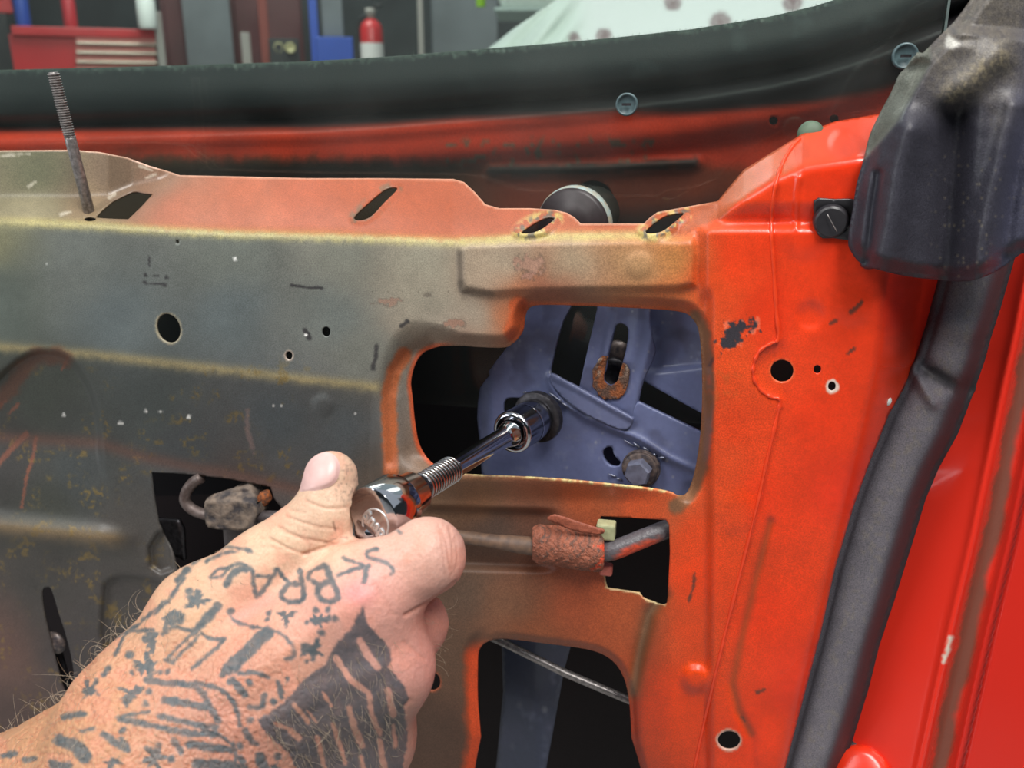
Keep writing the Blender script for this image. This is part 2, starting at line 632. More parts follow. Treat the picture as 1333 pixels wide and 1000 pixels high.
CP = [  # front-face paint with some shade mixed in: x, y, r, g, b, roughness
    (-30, 310, 128, 126, 96, .45), (100, 345, 108, 113, 108, .45), (300, 330, 112, 117, 110, .45), (450, 330, 128, 129, 118, .5), (550, 340, 152, 147, 130, .5),
    (0, 400, 88, 96, 90, .4), (150, 420, 98, 107, 108, .42), (300, 420, 98, 107, 108, .42), (430, 420, 110, 116, 112, .45), (560, 395, 146, 140, 124, .5), (470, 470, 114, 116, 108, .5),
    (50, 510, 72, 77, 70, .45), (200, 520, 76, 83, 82, .42), (350, 540, 86, 94, 98, .42), (450, 555, 92, 99, 102, .42), (250, 585, 72, 77, 80, .45), (430, 600, 88, 93, 96, .45),  # darker below the crease: part paint, part shade in the colour
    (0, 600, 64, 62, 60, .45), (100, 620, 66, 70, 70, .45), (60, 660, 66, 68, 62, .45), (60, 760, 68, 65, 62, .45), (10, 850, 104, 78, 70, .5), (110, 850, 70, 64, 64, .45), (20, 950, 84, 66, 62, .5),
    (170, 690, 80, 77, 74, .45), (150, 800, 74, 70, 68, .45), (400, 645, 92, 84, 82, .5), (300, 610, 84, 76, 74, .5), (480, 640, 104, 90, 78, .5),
    (650, 345, 168, 153, 132, .55), (750, 345, 168, 148, 122, .55), (830, 345, 174, 138, 98, .55), (880, 345, 188, 132, 74, .5),
    (620, 405, 168, 159, 142, .55), (575, 425, 158, 149, 134, .55), (600, 445, 142, 112, 94, .55), (720, 392, 150, 92, 68, .55), (850, 396, 188, 98, 54, .5), (665, 405, 186, 102, 62, .5),
    (950, 330, 232, 62, 28, .3), (925, 365, 226, 72, 32, .3), (1000, 400, 232, 57, 26, .28), (1080, 300, 232, 54, 26, .2), (960, 560, 228, 66, 26, .36),
    (945, 480, 224, 74, 32, .36), (935, 600, 222, 74, 32, .36), (1000, 650, 234, 57, 20, .30), (1080, 550, 230, 57, 24, .28), (1000, 800, 236, 55, 14, .30), (910, 740, 232, 64, 20, .33),
    (880, 900, 226, 62, 16, .33), (1000, 950, 232, 57, 18, .28), (1130, 420, 228, 58, 26, .26), (1180, 400, 214, 42, 28, .26), (1050, 900, 230, 52, 24, .26), (1110, 620, 224, 50, 26, .26), (1120, 230, 232, 54, 26, .2), (1000, 300, 232, 58, 26, .28),
    (620, 640, 138, 96, 66, .55), (700, 645, 152, 90, 60, .55), (750, 645, 180, 88, 50, .5), (840, 655, 206, 82, 40, .5), (880, 665, 196, 92, 52, .5),
    (560, 640, 122, 94, 72, .55), (640, 690, 84, 68, 60, .55), (700, 690, 100, 70, 58, .55), (600, 770, 94, 74, 60, .55), (670, 780, 118, 82, 60, .55), (740, 790, 172, 82, 48, .5),  # rod channel points carry its shade in the colour
    (800, 800, 176, 84, 46, .5), (850, 810, 168, 88, 52, .5), (885, 815, 228, 68, 24, .36), (580, 850, 94, 70, 54, .55), (560, 950, 82, 60, 48, .55), (700, 825, 140, 78, 48, .5),
    (900, 690, 230, 68, 22, .36), (760, 710, 160, 84, 56, .5), (780, 740, 184, 82, 46, .5)]
CP = np.array(CP, float)
red_ = (CP[:, 2] > 205) & (CP[:, 3] < 90)
CP[red_, 3] += 3
grey_ = (CP[:, 5] < .46) & ~red_
CP[grey_, 5] -= .07
CS = np.array([  # paint left on the shelf
    (-60, 275, 148, 138, 108, .4), (50, 272, 150, 140, 112, .4), (50, 225, 108, 109, 84, .35), (150, 222, 132, 112, 92, .35), (205, 226, 150, 118, 96, .35), (110, 272, 150, 128, 100, .4),
    (230, 270, 184, 108, 80, .45), (320, 265, 188, 106, 76, .42), (400, 270, 188, 100, 70, .42), (470, 250, 184, 96, 64, .42), (550, 270, 180, 92, 60, .42), (650, 290, 182, 96, 66, .45), (740, 298, 186, 104, 72, .45), (800, 295, 184, 96, 62, .45), (900, 285, 186, 94, 56, .45),
    (960, 240, 192, 98, 56, .4), (1005, 208, 204, 94, 50, .35), (1100, 190, 222, 66, 32, .22), (1050, 200, 220, 76, 38, .25), (1000, 235, 206, 84, 42, .33)], float)


def scatter_col(px, py, C, s0=22, pw=2.0):
    acc = np.zeros((len(px), C.shape[1] - 2))
    w = np.zeros(len(px))
    for c in C:
        k = 1 / ((px - c[0]) ** 2 + (py - c[1]) ** 2 + s0 * s0) ** pw
        acc += k[:, None] * c[2:]
        w += k
    return acc / w[:, None]


def over(c, rgb, a):
    """Lay a colour (sRGB) over an array with opacity a."""
    c[:, :3] += (np.asarray(rgb, float) - c[:, :3]) * np.clip(a, 0, 1)[:, None]


def paint_panel(px, py):
    wx = (fbm(px, py, 60, 1) - .5) * 34
    wy = (fbm(px, py, 60, 2) - .5) * 34
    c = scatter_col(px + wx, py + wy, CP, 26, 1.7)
    n = fbm(px, py, 7, 3)
    big = fbm(px, py, 40, 4)
    # keep the shelf paint and the front-face paint from bleeding across the bend
    yb = np.interp(px, BENX, BENY)
    fr = ss(-3, 5, py - yb + (n - .5) * 8)
    up = py < yb + 10
    csh = scatter_col(px[up] + wx[up] * .6, py[up] + wy[up] * .4, CS, 20, 1.8)
    csh[:, :3] *= .9
    c[up] += (csh - c[up]) * (1 - fr[up])[:, None]
    # worn yellow primer along the bends
    over(c, (182, 168, 104), np.exp(-((py - yb - 3 - (n - .5) * 3) / 6.5) ** 2) * ss(900, 840, px) * (.6 + .3 * n) * ss(150, 330, px + 260))
    over(c, (172, 156, 112), np.exp(-((py - fold2(px) - (n - .5) * 4) / 7.0) ** 2) * ss(505, 488, px) * (.62 + .3 * n) * ss(-4, 6, sd(px, py, ARCH)))
    over(c, (140, 118, 88), np.exp(-((py - (688 + .1 * px) - (n - .5) * 6) / 11) ** 2) * ss(175, 140, px) * .8)
    # flecks of old yellow varnish
    fl = ss(.10, .03, np.abs(fbm(px, py, 8, 11, 2) - .5)) * ss(.50, .66, fbm(px, py, 16, 12)) * ss(.38, .6, big)
    over(c, (140, 112, 52), fl * ss(440, 380, px) * ss(455, 500, py) * .6)
    # orange showing on the groove left of the opening and on flanges
    over(c, (192, 92, 44), ss(13, 7, seg_d(px, py, [(508, 612), (506, 520), (512, 485), (526, 462)]) + (n - .5) * 5) * .75)
    over(c, (200, 88, 44), ss(16, 9, seg_d(px, py, [(676, 398), (672, 425), (668, 432)]) + (n - .5) * 5) * .85)
    over(c, (205, 78, 36), ss(7, 2, seg_d(px, py, OP_A, True)) * ss(600, 560, px) * .8)
    over(c, (212, 78, 34), ss(22, 8, sd(px, py, OP_C) + (n - .5) * 8) * ss(655, 625, px) * ss(828, 850, py))
    over(c, (215, 92, 40), ss(5, 2, seg_d(px, py, [(692, 396), (800, 399), (885, 405)])) * .6)
    # brown overspray on the right flange of the opening and the ribs
    over(c, (112, 92, 68), ss(13, 5, seg_d(px, py, [(905, 412), (917, 440), (921, 500), (919, 560), (911, 612), (900, 642), (880, 660)]) + (n - .5) * 6) * .8)
    over(c, (126, 98, 72), np.exp(-(seg_d(px, py, [(862, 775), (845, 800), (834, 850), (824, 900)]) / 9) ** 2) * .85)
    over(c, (86, 76, 68), np.exp(-(seg_d(px, py, [(598, 330), (600, 378), (640, 383)]) / 4) ** 2) * .55)  # edge shade of the raised pad, put into the colour
    over(c, (126, 72, 40), np.exp(-(seg_d(px, py, [(1003, 680), (985, 750), (966, 830), (954, 890), (962, 925), (978, 955)]) / 5) ** 2) * .5)
    # bright metal edges where the cutouts were hacked
    over(c, (206, 190, 130), ss(2.5, .8, seg_d(px, py, [(575, 611), (610, 617), (700, 622), (830, 635), (868, 640), (886, 645)])) * (.3 + .7 * ss(.4, .6, n)))
    over(c, (214, 200, 150), ss(2.2, .8, seg_d(px, py, [(787, 745), (790, 765), (832, 772), (843, 782), (866, 787)])) * .8)
    over(c, (210, 190, 150), ss(3.0, 1.0, seg_d(px, py, HOLES[0], True)) * .55)
    over(c, (205, 195, 185), ss(3.6, 1.2, seg_d(px, py, HOLES[6], True) + (n - .5) * 3) * .8)
    over(c, (225, 215, 205), ss(5.0, 1.5, seg_d(px, py, HOLES[5], True) + (n - .5) * 5) * .9)
    over(c, (196, 176, 160), ss(3.0, 1.0, seg_d(px, py, HOLES[2], True)) * .7)
    over(c, (225, 120, 70), ss(3.0, 1.0, seg_d(px, py, HOLES[3], True)) * .5)
    over(c, (205, 90, 50), ss(3.0, 1.0, seg_d(px, py, HOLES[7], True)) * .5)
    for s in (SLOTS[2], SLOTS[3]):
        d = sd(px, py, s)
        e = ss(.45, .6, fbm(px, py, 6, 21, 2))
        over(c, (196, 180, 110), ss(16, 6, d) * e * .8)
        over(c, (96, 92, 84), ss(12, 4, d) * ss(.55, .68, fbm(px, py, 5, 22, 2)) * .8)
    over(c, (110, 92, 74), ss(9, 3, sd(px, py, SLOTS[1])) * ss(.5, .64, n) * .8)
    over(c, (235, 186, 160), ss(2.6, .6, seg_d(px, py, np.stack([TOPX, TOPY], 1))) * ss(940, 900, px) * .8)
    # chips, scrapes, specks
    nn = (n - .5)
    for (x, y, a, b, q) in ((505, 393, 15, 5, (150, 122, 106)), (592, 421, 16, 5, (156, 120, 102)), (556, 384, 4, 3, (120, 112, 100)), (690, 345, 18, 13, (176, 136, 116)), (688, 358, 8, 5, (168, 124, 106))):
        d = np.hypot((px - x) / a, (py - y) / b) + (fbm(px, py, 5, 35, 2) - .5) * 1.5
        over(c, (84, 74, 66), ss(1.3, 1.0, d) * .4)
        over(c, q, ss(1.05, .85, d) * .9)
    for pl, w in (([(380, 371), (396, 374), (419, 375)], 2.4), ([(186, 358), (222, 361)], 1.4), ([(184, 368), (216, 371)], 1.6), ([(490, 450), (489, 465), (485, 480)], 4), ([(194, 334), (195, 345)], 1.4),
                  ([(522, 424), (530, 418)], 4), ([(397, 430), (403, 440)], 5)):
        over(c, (52, 50, 52), ss(w, w * .4, seg_d(px, py, pl) + nn * 4) * .85)
    for (x, y, r) in ((157, 551, 4), (190, 535, 3.2), (209, 536, 2.6), (246, 543, 4), (83, 540, 3), (356, 528, 2.4), (366, 528, 1.8), (463, 538, 2.4), (306, 337, 3), (310, 352, 1.6), (398, 436, 3), (62, 343, 2)):
        over(c, (236, 236, 232), ss(r, r * .6, np.hypot(px - x, (py - y) * 1.3) + nn * 2))
    for pl, w in (([(88, 466), (80, 482)], 3), ([(24, 526), (10, 540)], 4), ([(34, 566), (8, 592), (-8, 612)], 6), ([(47, 570), (42, 598), (34, 624), (28, 660)], 3.2), ([(0, 528), (8, 522)], 3)):
        over(c, (138, 84, 66), ss(w * .8, w * .3, seg_d(px, py, pl) + nn * 4) * .85)
    over(c, (110, 64, 46), ss(16, 4, seg_d(px, py, [(-10, 526), (14, 505), (30, 480), (52, 462), (86, 466)]) + nn * 10) * .7)
    over(c, (104, 72, 62), np.exp(-((py - fold3(px) - 4) / 9) ** 2) * ss(480, 440, px) * .6)
    # big black scrape by the opening and small ones
    sc = [(935, 447), (948, 424), (962, 419), (984, 418), (988, 426), (972, 432), (966, 440), (954, 455), (944, 457)]
    over(c, (58, 54, 60), ss(3, -2, sd(px, py, sc) + (fbm(px, py, 6, 31, 3) - .5) * 26))
    over(c, (236, 120, 90), ss(5, 2, np.abs(sd(px, py, sc) - 3)) * ss(.58, .68, n) * .7)
    over(c, (196, 88, 40), ss(22, 6, np.hypot(px - 938, py - 500) * .6 + nn * 18) * ss(.5, .62, fbm(px, py, 7, 33, 2)) * .6)
    for pl, w in (([(1108, 406), (1122, 393)], 4), ([(1081, 421), (1088, 417)], 4), ([(1104, 460), (1112, 454)], 3), ([(928, 468), (924, 476)], 3), ([(897, 782), (903, 762), (904, 748)], 1.6), ([(985, 902), (996, 898)], 2.6), ([(966, 934), (970, 940)], 2)):
        over(c, (88, 58, 50), ss(w, w * .4, seg_d(px, py, pl) + nn * 4) * .85)
    over(c, (198, 150, 140), ss(4, 1, seg_d(px, py, [(322, 535), (322, 560), (330, 590)]) + nn * 8) * .35)
    over(c, (214, 120, 96), ss(2.0, .8, np.hypot(px - 796, py - 640) * .3 + nn * 2) * .5)
    # brushed bare scratches on the left shelf flange
    for pl in ([(2, 203), (38, 201)], [(38, 242), (48, 236)], [(80, 279), (92, 276)], [(182, 216), (198, 222)], [(190, 232), (203, 226)], [(142, 257), (150, 252)]):
        over(c, (214, 206, 190), ss(3, .8, seg_d(px, py, pl) + nn * 5) * .6)
    shelf = py < yb
    # warm grain variation
    c[:, :3] *= (1 + (big - .5) * .14 + (n - .5) * .08)[:, None]
    out = np.empty((len(px), 4))
    out[:, :3] = lin(c[:, :3])
    out[:, 3] = c[:, 3] if c.shape[1] > 3 else .4
    return out


door = thing('car_door_shell', at(600, 1000, .03) * [1, 1, 0] + [0, 0, .35], 'open red car door stripped to bare inner sheet metal with grey primer and cut-out openings', 'car door')
outer = [(-90, 1060)] + [(-90, 197)] + list(zip(TOPX, TOPY))[1:] + [(1215, 200), (1250, 300)] + [(x + 7, y) for x, y in zip(STLX, STLY)] + [(990, 1060)]
outer = [p for p in outer]
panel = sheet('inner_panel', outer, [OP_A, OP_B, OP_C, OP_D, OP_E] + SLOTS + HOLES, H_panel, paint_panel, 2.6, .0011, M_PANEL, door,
              refine=[(925, 408, 995, 465, 1.3), (480, 380, 615, 430, 1.5), (370, 365, 440, 470, 1.5), (660, 270, 740, 310, 1.3), (830, 268, 910, 310, 1.3), (1055, 470, 1100, 515, 1.3), (80, 190, 245, 295, 1.6)],
              label='pressed inner sheet, grey on the left fading to orange and bright red on the right')


def on_panel(px, py, lift=0.0):
    px = np.asarray(px, float)
    py = np.asarray(py, float)
    return at(px, py, H_panel(px, py) - lift)


# seam sealer bead along the welded lap
sp = smooth_poly([(1041, 181), (1030, 193), (1019, 212), (1012, 232), (1006, 262), (1004, 300), (1007, 350), (1010, 400), (1013, 440), (1004, 447), (990, 456), (982, 472), (981, 490), (990, 507),
                  (1004, 517), (1015, 521), (1011, 545), (998, 600), (986, 655), (965, 740), (945, 820), (926, 900), (908, 980), (896, 1045)], 6, False)
V, Fc = tube(on_panel(sp[:, 0], sp[:, 1], .0002), np.array([.0009 + .0004 * math.sin(i * 1.3) * random.random() for i in range(len(sp))]), 8)
#
add('seam_sealer', V, Fc, mat('seam_sealer_paint', (238, 70, 34), .25, noise=.06), door)
# green rubber bumper behind the top of the panel
V, Fc = lathe(at(1056, 176, .034), at(1054, 172, .022), [(0, .002), (.001, .0058), (.006, .006), (.0085, .0046), (.009, .001)], 24)
add('rubber_stop', V * [1, 1, 1], Fc, mat('green_rubber', (92, 112, 92), .6), door, label='small green rubber stop')

# ------------------------------------------------------------------ outer skin of the door, seen through the glass
BLX = [-120, 0, 200, 400, 500, 600, 700, 800, 900, 1000, 1060, 1130, 1250, 1350]
BLY = [93, 91, 86, 80, 74, 66, 58, 49, 38, 22, 8, -14, -60, -110]


def H_skin(px, py):
    yb = np.interp(px, BLX, BLY)
    v = py - yb
    h = .113 - .015 * ss(66, 94, v)
    h += .014 * ss(112, 165, v) + .00006 * softplus(v - 160, 10) + .002 * np.cos(v / 9) * ss(95, 110, v) * ss(170, 130, v)
    h -= .006 * np.exp(-(seg_d(px, py, [(640, 222), (780, 219), (905, 212)]) / 7) ** 2)
    return h


def paint_skin(px, py):
    yb = np.interp(px, BLX, BLY)
    v = py - yb
    n = fbm(px, py, 12, 41)
    b = fbm(px, py, 60, 42)
    c = np.zeros((len(px), 3))
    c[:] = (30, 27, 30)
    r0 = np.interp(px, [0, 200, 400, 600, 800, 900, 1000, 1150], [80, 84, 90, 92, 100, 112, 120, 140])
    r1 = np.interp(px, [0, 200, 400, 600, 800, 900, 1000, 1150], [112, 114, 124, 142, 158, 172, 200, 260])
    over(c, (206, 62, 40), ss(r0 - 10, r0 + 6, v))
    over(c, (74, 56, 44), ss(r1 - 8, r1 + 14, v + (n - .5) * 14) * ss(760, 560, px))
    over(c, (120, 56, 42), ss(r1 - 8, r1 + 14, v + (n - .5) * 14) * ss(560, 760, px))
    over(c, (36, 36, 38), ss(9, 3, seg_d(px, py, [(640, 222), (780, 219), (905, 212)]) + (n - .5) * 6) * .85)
    over(c, (17, 14, 19), ss(208, 260, v))  # darkness of the door cavity painted on as near-black
    over(c, (92, 108, 96), ss(.66, .72, fbm(px, py, 7, 44, 2)) * ss(10, 4, seg_d(px, py, [(820, 206), (850, 196), (590, 200)]) * .4) * .7)
    c *= (1 + (b - .5) * .3)[:, None]
    out = np.empty((len(px), 4))
    out[:, :3] = lin(c)
    out[:, 3] = .65 - .28 * ss(80, 92, v) + .2 * ss(120, 150, v)
    return out


so = [(x, y + 44) for x, y in zip(BLX, BLY)] + [(1350, 1060), (-120, 1060)]
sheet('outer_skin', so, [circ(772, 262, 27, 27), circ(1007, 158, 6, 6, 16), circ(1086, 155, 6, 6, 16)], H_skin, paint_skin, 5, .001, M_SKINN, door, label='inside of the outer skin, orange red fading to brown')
# the painted outside panel closes the door behind it
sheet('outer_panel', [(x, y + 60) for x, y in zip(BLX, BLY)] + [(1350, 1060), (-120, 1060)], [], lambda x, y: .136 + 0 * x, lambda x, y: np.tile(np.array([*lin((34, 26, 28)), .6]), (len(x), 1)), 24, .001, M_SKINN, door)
# black felt weatherstrip along the belt line
bo = [(x, y) for x, y in zip(BLX, BLY)] + [(x, y + 84) for x, y in zip(BLX, BLY)][::-1]


def H_belt(px, py):
    v = py - np.interp(px, BLX, BLY)
    return .104 - .008 * np.sin(np.clip(v / 84, 0, 1) * np.pi) + .012 * ss(58, 80, v)


def paint_belt(px, py):
    v = py - np.interp(px, BLX, BLY)
    n = fbm(px, py, 4, 47, 2)
    c = np.zeros((len(px), 3))
    c[:] = (22, 27, 31)
    over(c, (92, 102, 94), ss(8, 0, v + (n - .5) * 12) * .7)
    over(c, (52, 60, 62), ss(.60, .8, fbm(px, py, 30, 48)) * .5 * ss(400, 800, px))
    over(c, (150, 156, 150), ss(.84, .9, vn(px / 2.2, py / 2.2, 50)) * ss(10, 2, v) * .5)
    o = np.empty((len(px), 4))
    o[:, :3] = lin(c)
    o[:, 3] = .6
    return o


sheet('belt_weatherstrip', bo, [], H_belt, paint_belt, 4, .004, M_RUBBER, door, label='black fuzzy strip along the window sill')
# fuzz on the felt edge
hv, hf = [], []
for i in range(1500):
    x = random.uniform(-60, 1120)
    y = float(np.interp(x, BLX, BLY)) + random.uniform(-1, 4)
    p = at(x, y, .103)
    q = p + np.array([random.gauss(0, .0006), -.0003, random.uniform(.0004, .0016)])
    b = len(hv)
    w = .00006
    hv += [p + [w, 0, 0], p - [w, 0, 0], q]
    hf.append([b, b + 1, b + 2])
fz = add('felt_fuzz', hv, hf, mat('grey_fuzz', (120, 128, 118), .8), door, False)
fz['kind'] = 'stuff'

# ------------------------------------------------------------------ window glass
gm = bpy.data.materials.new('dusty_window_glass')
gm.use_nodes = True
t = gm.node_tree
for n in list(t.nodes):
    t.nodes.remove(n)
out = nd(t, 'ShaderNodeOutputMaterial')
tr = nd(t, 'ShaderNodeBsdfTransparent')
tr.inputs[0].default_value = (.90, .95, .92, 1)
gl = nd(t, 'ShaderNodeBsdfGlossy')
gl.inputs['Roughness'].default_value = .01
fr = nd(t, 'ShaderNodeFresnel')
geo = nd(t, 'ShaderNodeNewGeometry')
ior = nd(t, 'ShaderNodeMath', operation='MULTIPLY_ADD')      # same index seen from both faces of the pane
ior.inputs[1].default_value = 1 / 1.5 - 1.5
ior.inputs[2].default_value = 1.5
t.links.new(geo.outputs['Backfacing'], ior.inputs[0])
t.links.new(ior.outputs[0], fr.inputs['IOR'])
m1 = nd(t, 'ShaderNodeMixShader')
t.links.new(fr.outputs[0], m1.inputs[0])
t.links.new(tr.outputs[0], m1.inputs[1])
t.links.new(gl.outputs[0], m1.inputs[2])
df = nd(t, 'ShaderNodeBsdfDiffuse')
df.inputs[0].default_value = (.75, .78, .76, 1)
tc = nd(t, 'ShaderNodeTexCoord')
no = nd(t, 'ShaderNodeTexNoise')
no.inputs['Scale'].default_value = 9
no.inputs['Detail'].default_value = 6
t.links.new(tc.outputs['Object'], no.inputs['Vector'])
no2 = nd(t, 'ShaderNodeTexNoise')
no2.inputs['Scale'].default_value = 500
t.links.new(tc.outputs['Object'], no2.inputs['Vector'])
mr = nd(t, 'ShaderNodeMapRange')
mr.inputs['From Min'].default_value = .35
mr.inputs['From Max'].default_value = .75
mr.inputs['To Min'].default_value = .004
mr.inputs['To Max'].default_value = .026
t.links.new(no.outputs['Fac'], mr.inputs['Value'])
mr2 = nd(t, 'ShaderNodeMapRange')
mr2.inputs['From Min'].default_value = .72
mr2.inputs['From Max'].default_value = .80
mr2.inputs['To Max'].default_value = .06
t.links.new(no2.outputs['Fac'], mr2.inputs['Value'])
ad = nd(t, 'ShaderNodeMath', operation='ADD')
t.links.new(mr.outputs[0], ad.inputs[0])
t.links.new(mr2.outputs[0], ad.inputs[1])
m2 = nd(t, 'ShaderNodeMixShader')
t.links.new(ad.outputs[0], m2.inputs[0])
t.links.new(m1.outputs[0], m2.inputs[1])
t.links.new(df.outputs[0], m2.inputs[2])
t.links.new(m2.outputs[0], out.inputs['Surface'])

GY = .074
gx1 = at(1230, 20, GY)[0]
gx0 = at(-80, 100, GY)[0] - .1
glass = thing('window_glass', (0, GY, .93), 'dusty raised window glass standing between the door shelf and outer skin', 'glass')
V, Fc = boxm(((gx0 + gx1) / 2, GY, 1.12), (gx1 - gx0, .0045, .36))
add('pane', V, Fc, gm, glass, False)
# ground edge of the glass at the right
V, Fc = boxm((gx1 + .0006, GY, 1.12), (.0012, .0045, .36))
add('ground_edge', V, Fc, mat('ground_glass_edge', (96, 110, 108), .5), glass, False)
m_bush = mat('translucent_bushing', (84, 104, 108), .35, 0, noise=.1, nscale=300)
for (x, y, r) in ((816, 136, 14.5), (1178, 73, 16.5)):
    p = at(x, y, GY - .003)
    rm = r * depth(x, y, GY) / FPX
    V, Fc = lathe(p + [0, .0005, 0], p - [0, .001, 0], [(0, rm), (.0012, rm), (.0022, rm * .94), (.0022, rm * .82), (.0012, rm * .76), (.0010, .0005)], 32)
    b = add('glass_bushing', V, Fc, m_bush, glass)
    a = .5 if x < 1000 else .2
    V1 = boxm(p - [0, .0026, 0], (rm * .8, .0008, rm * .22))
    add('bolt_tip', *V1, M_STEELD, b, False)

# roller behind the shelf
roll = thing('guide_roller', at(752, 300, .07), 'dark window guide roller with pale rim half hidden behind the shelf', 'roller')
a0 = at(742, 296, .062)
ax = at(775, 275, .105) - a0
L = np.linalg.norm(ax)
R0 = .0205
V, Fc = lathe(a0, a0 + ax, [(0, .003), (0, R0 * .62), (.0015, R0 * .66), (.0018, R0 * .93), (.004, R0), (.006, R0)], 48)
add('roller_face', V, Fc, mat('roller_black', (52, 44, 46), .45), roll)
V, Fc = lathe(a0, a0 + ax, [(.0050, R0 * .98), (.0058, R0 * 1.03), (.0105, R0 * 1.03), (.0125, R0 * .98)], 48, False)
add('roller_rim', V, Fc, mat('roller_rim_grey', (150, 172, 172), .45, rgb2=(160, 150, 130)), roll, label='pale blue grey rim')
V, Fc = lathe(a0, a0 + ax, [(.012, R0 * .97), (.018, R0 * .9), (L * .6, R0 * .72), (L, R0 * .72)], 48)
add('roller_hub', V, Fc, mat('roller_hub_dark', (56, 56, 54), .5), roll)

# ------------------------------------------------------------------ window regulator seen through the big opening
reg = thing('window_regulator', at(770, 660, .04), 'blue-grey steel window regulator bracket inside the large door opening', 'regulator')


def H_reg(Y0):
    def f(px, py):
        return Y0 - .000075 * (px - 760) + 0 * py
    return f


def paint_plate(seed, base=(104, 112, 150)):
    def f(px, py):
        n = fbm(px, py, 10, seed)
        b = fbm(px, py, 45, seed + 3)
        c = np.zeros((len(px), 3))
        c[:] = base
        over(c, (70, 72, 96), ss(.60, .74, b) * .5)
        over(c, (128, 134, 160), ss(.66, .78, n) * .35)
        over(c, (168, 168, 172), ss(.85, .9, fbm(px, py, 4, seed + 9, 2)) * .6)
        o = np.empty((len(px), 4))
        o[:, :3] = lin(c)
        o[:, 3] = .42
        return o
    return f


HA, HC, HD = .034, .037, .044
pA = [(690, 375), (748, 375), (742, 400), (732, 418), (724, 447), (718, 474), (715, 487), (717, 498), (723, 511), (735, 525), (763, 543), (800, 552), (812, 548), (823, 534), (830, 523), (844, 530), (908, 561),
      (945, 580), (945, 668), (629, 668), (627, 617), (624, 572), (621, 545), (622, 525), (625, 505), (631, 496), (637, 489), (636, 484), (646, 470), (660, 452)]
hole1 = smooth_poly([(655, 530), (657, 522), (664, 518), (676, 518), (696, 520), (706, 532), (700, 545), (672, 548), (657, 540)], 3)
hole2 = smooth_poly([(785, 596), (785, 587), (791, 582), (797, 583), (799, 591), (804, 598), (808, 602), (803, 608), (793, 606)], 3)


def H_A(px, py):
    h = H_reg(HA)(px, py)
    rib = seg_d(px, py, [(716, 490), (718, 500), (724, 512), (736, 525), (763, 544), (795, 558), (811, 563), (834, 573), (871, 597), (905, 612), (945, 632)])
    h -= .0022 * np.exp(-(rib / 4.5) ** 2)
    below = py - np.interp(px, [620, 715, 736, 795, 834, 871, 945], [400, 480, 525, 558, 573, 597, 632])
    h += .002 * ss(-3, 5, below) * ss(730, 760, px)
    # rolled left edge
    h += .006 * ss(642, 622, px) * ss(470, 500, py)
    h += .002 * ss(690, 650, px) * ss(590, 620, py)
    h += .003 * ss(430, 395, py)
    return h


sheet('bracket_plate', pA, [hole1, hole2], H_A, paint_plate(61), 3, .0025, M_PLATE, reg)
pB = smooth_poly([(716, 489), (721, 488), (752, 506), (790, 527), (820, 543), (824, 549), (820, 556), (812, 560), (795, 555), (763, 540), (738, 523), (724, 508), (717, 498)], 3)
sheet('stiffener_strip', pB, [], lambda x, y: H_reg(HA - .0045)(x, y) + .002 * ss(0, 8, y - np.interp(x, [716, 752, 790, 822], [488, 506, 527, 545])), paint_plate(62, (110, 117, 152)), 2.5, .002, M_PLATE, reg)
slot = smooth_poly([(798, 432), (801, 424), (808, 421), (815, 424), (818, 432), (815, 455), (806, 488), (803, 497), (795, 502), (788, 498), (786, 490), (790, 462)], 4)
pC = smooth_poly([(781, 375), (815, 375), (850, 375), (847, 400), (846, 420), (851, 444), (854, 457), (850, 470), (838, 496), (832, 522), (824, 552), (790, 534), (752, 511), (754, 504), (765, 455), (777, 403)], 3)


def H_C(px, py):
    h = H_reg(HC - .0035)(px, py)
    h += .006 * ss(842, 860, px + (py - 455) * .25) + .0012 * np.exp(-(seg_d(px, py, [(797, 405), (790, 440), (783, 480)]) / 4) ** 2)
    h -= .0018 * np.exp(-(seg_d(px, py, [(833, 400), (828, 440), (822, 470)]) / 9) ** 2)
    return h


sheet('slotted_plate', pC, [slot], H_C, paint_plate(63, (102, 110, 148)), 2.5, .002, M_PLATE, reg)
pD = [(828, 375), (945, 375), (945, 556), (911, 537), (875, 517), (841, 498), (832, 492)]
sheet('rear_plate', pD, [], lambda x, y: H_reg(HD)(x, y) - .003 * ss(478, 488, y + (x - 850) * .1) + .003 * np.exp(-(np.hypot(x - 868, y - 440) / 46) ** 4), paint_plate(64, (100, 108, 146)), 3, .002, M_PLATE, reg)
sheet('backing_plate', [(770, 570), (830, 570), (830, 640), (770, 640)], [], lambda x, y: .052 + 0 * x, paint_plate(65, (84, 90, 118)), 6, .002, M_PLATE, reg)
# rusty wear washer round the slot, with the pivot behind it
ro = [(795 + 24 * math.cos(a) * (1 + random.uniform(-.07, .07)), 492 + 29 * math.sin(a) * (1 + random.uniform(-.07, .07))) for a in np.linspace(0, 2 * math.pi, 36, endpoint=False)]
slc = np.asarray(slot)
cut = [(800, 452), (813, 456), (806, 488), (803, 497), (795, 502.5), (787.5, 498), (786, 490), (789, 470)]


def H_rw(px, py):
    return H_C(px, py) - .0009 - .0006 * fbm(px, py, 5, 70, 2)


def paint_rw(px, py):
    n = fbm(px, py, 8, 71)
    c = np.zeros((len(px), 3))
    c[:] = (150, 84, 46)
    over(c, (96, 70, 58), ss(.45, .62, n))
    over(c, (186, 168, 150), ss(.6, .74, fbm(px, py, 6, 72, 2)) * ss(500, 470, py))
    o = np.empty((len(px), 4))
    o[:, :3] = lin(c)
    o[:, 3] = .85
    return o


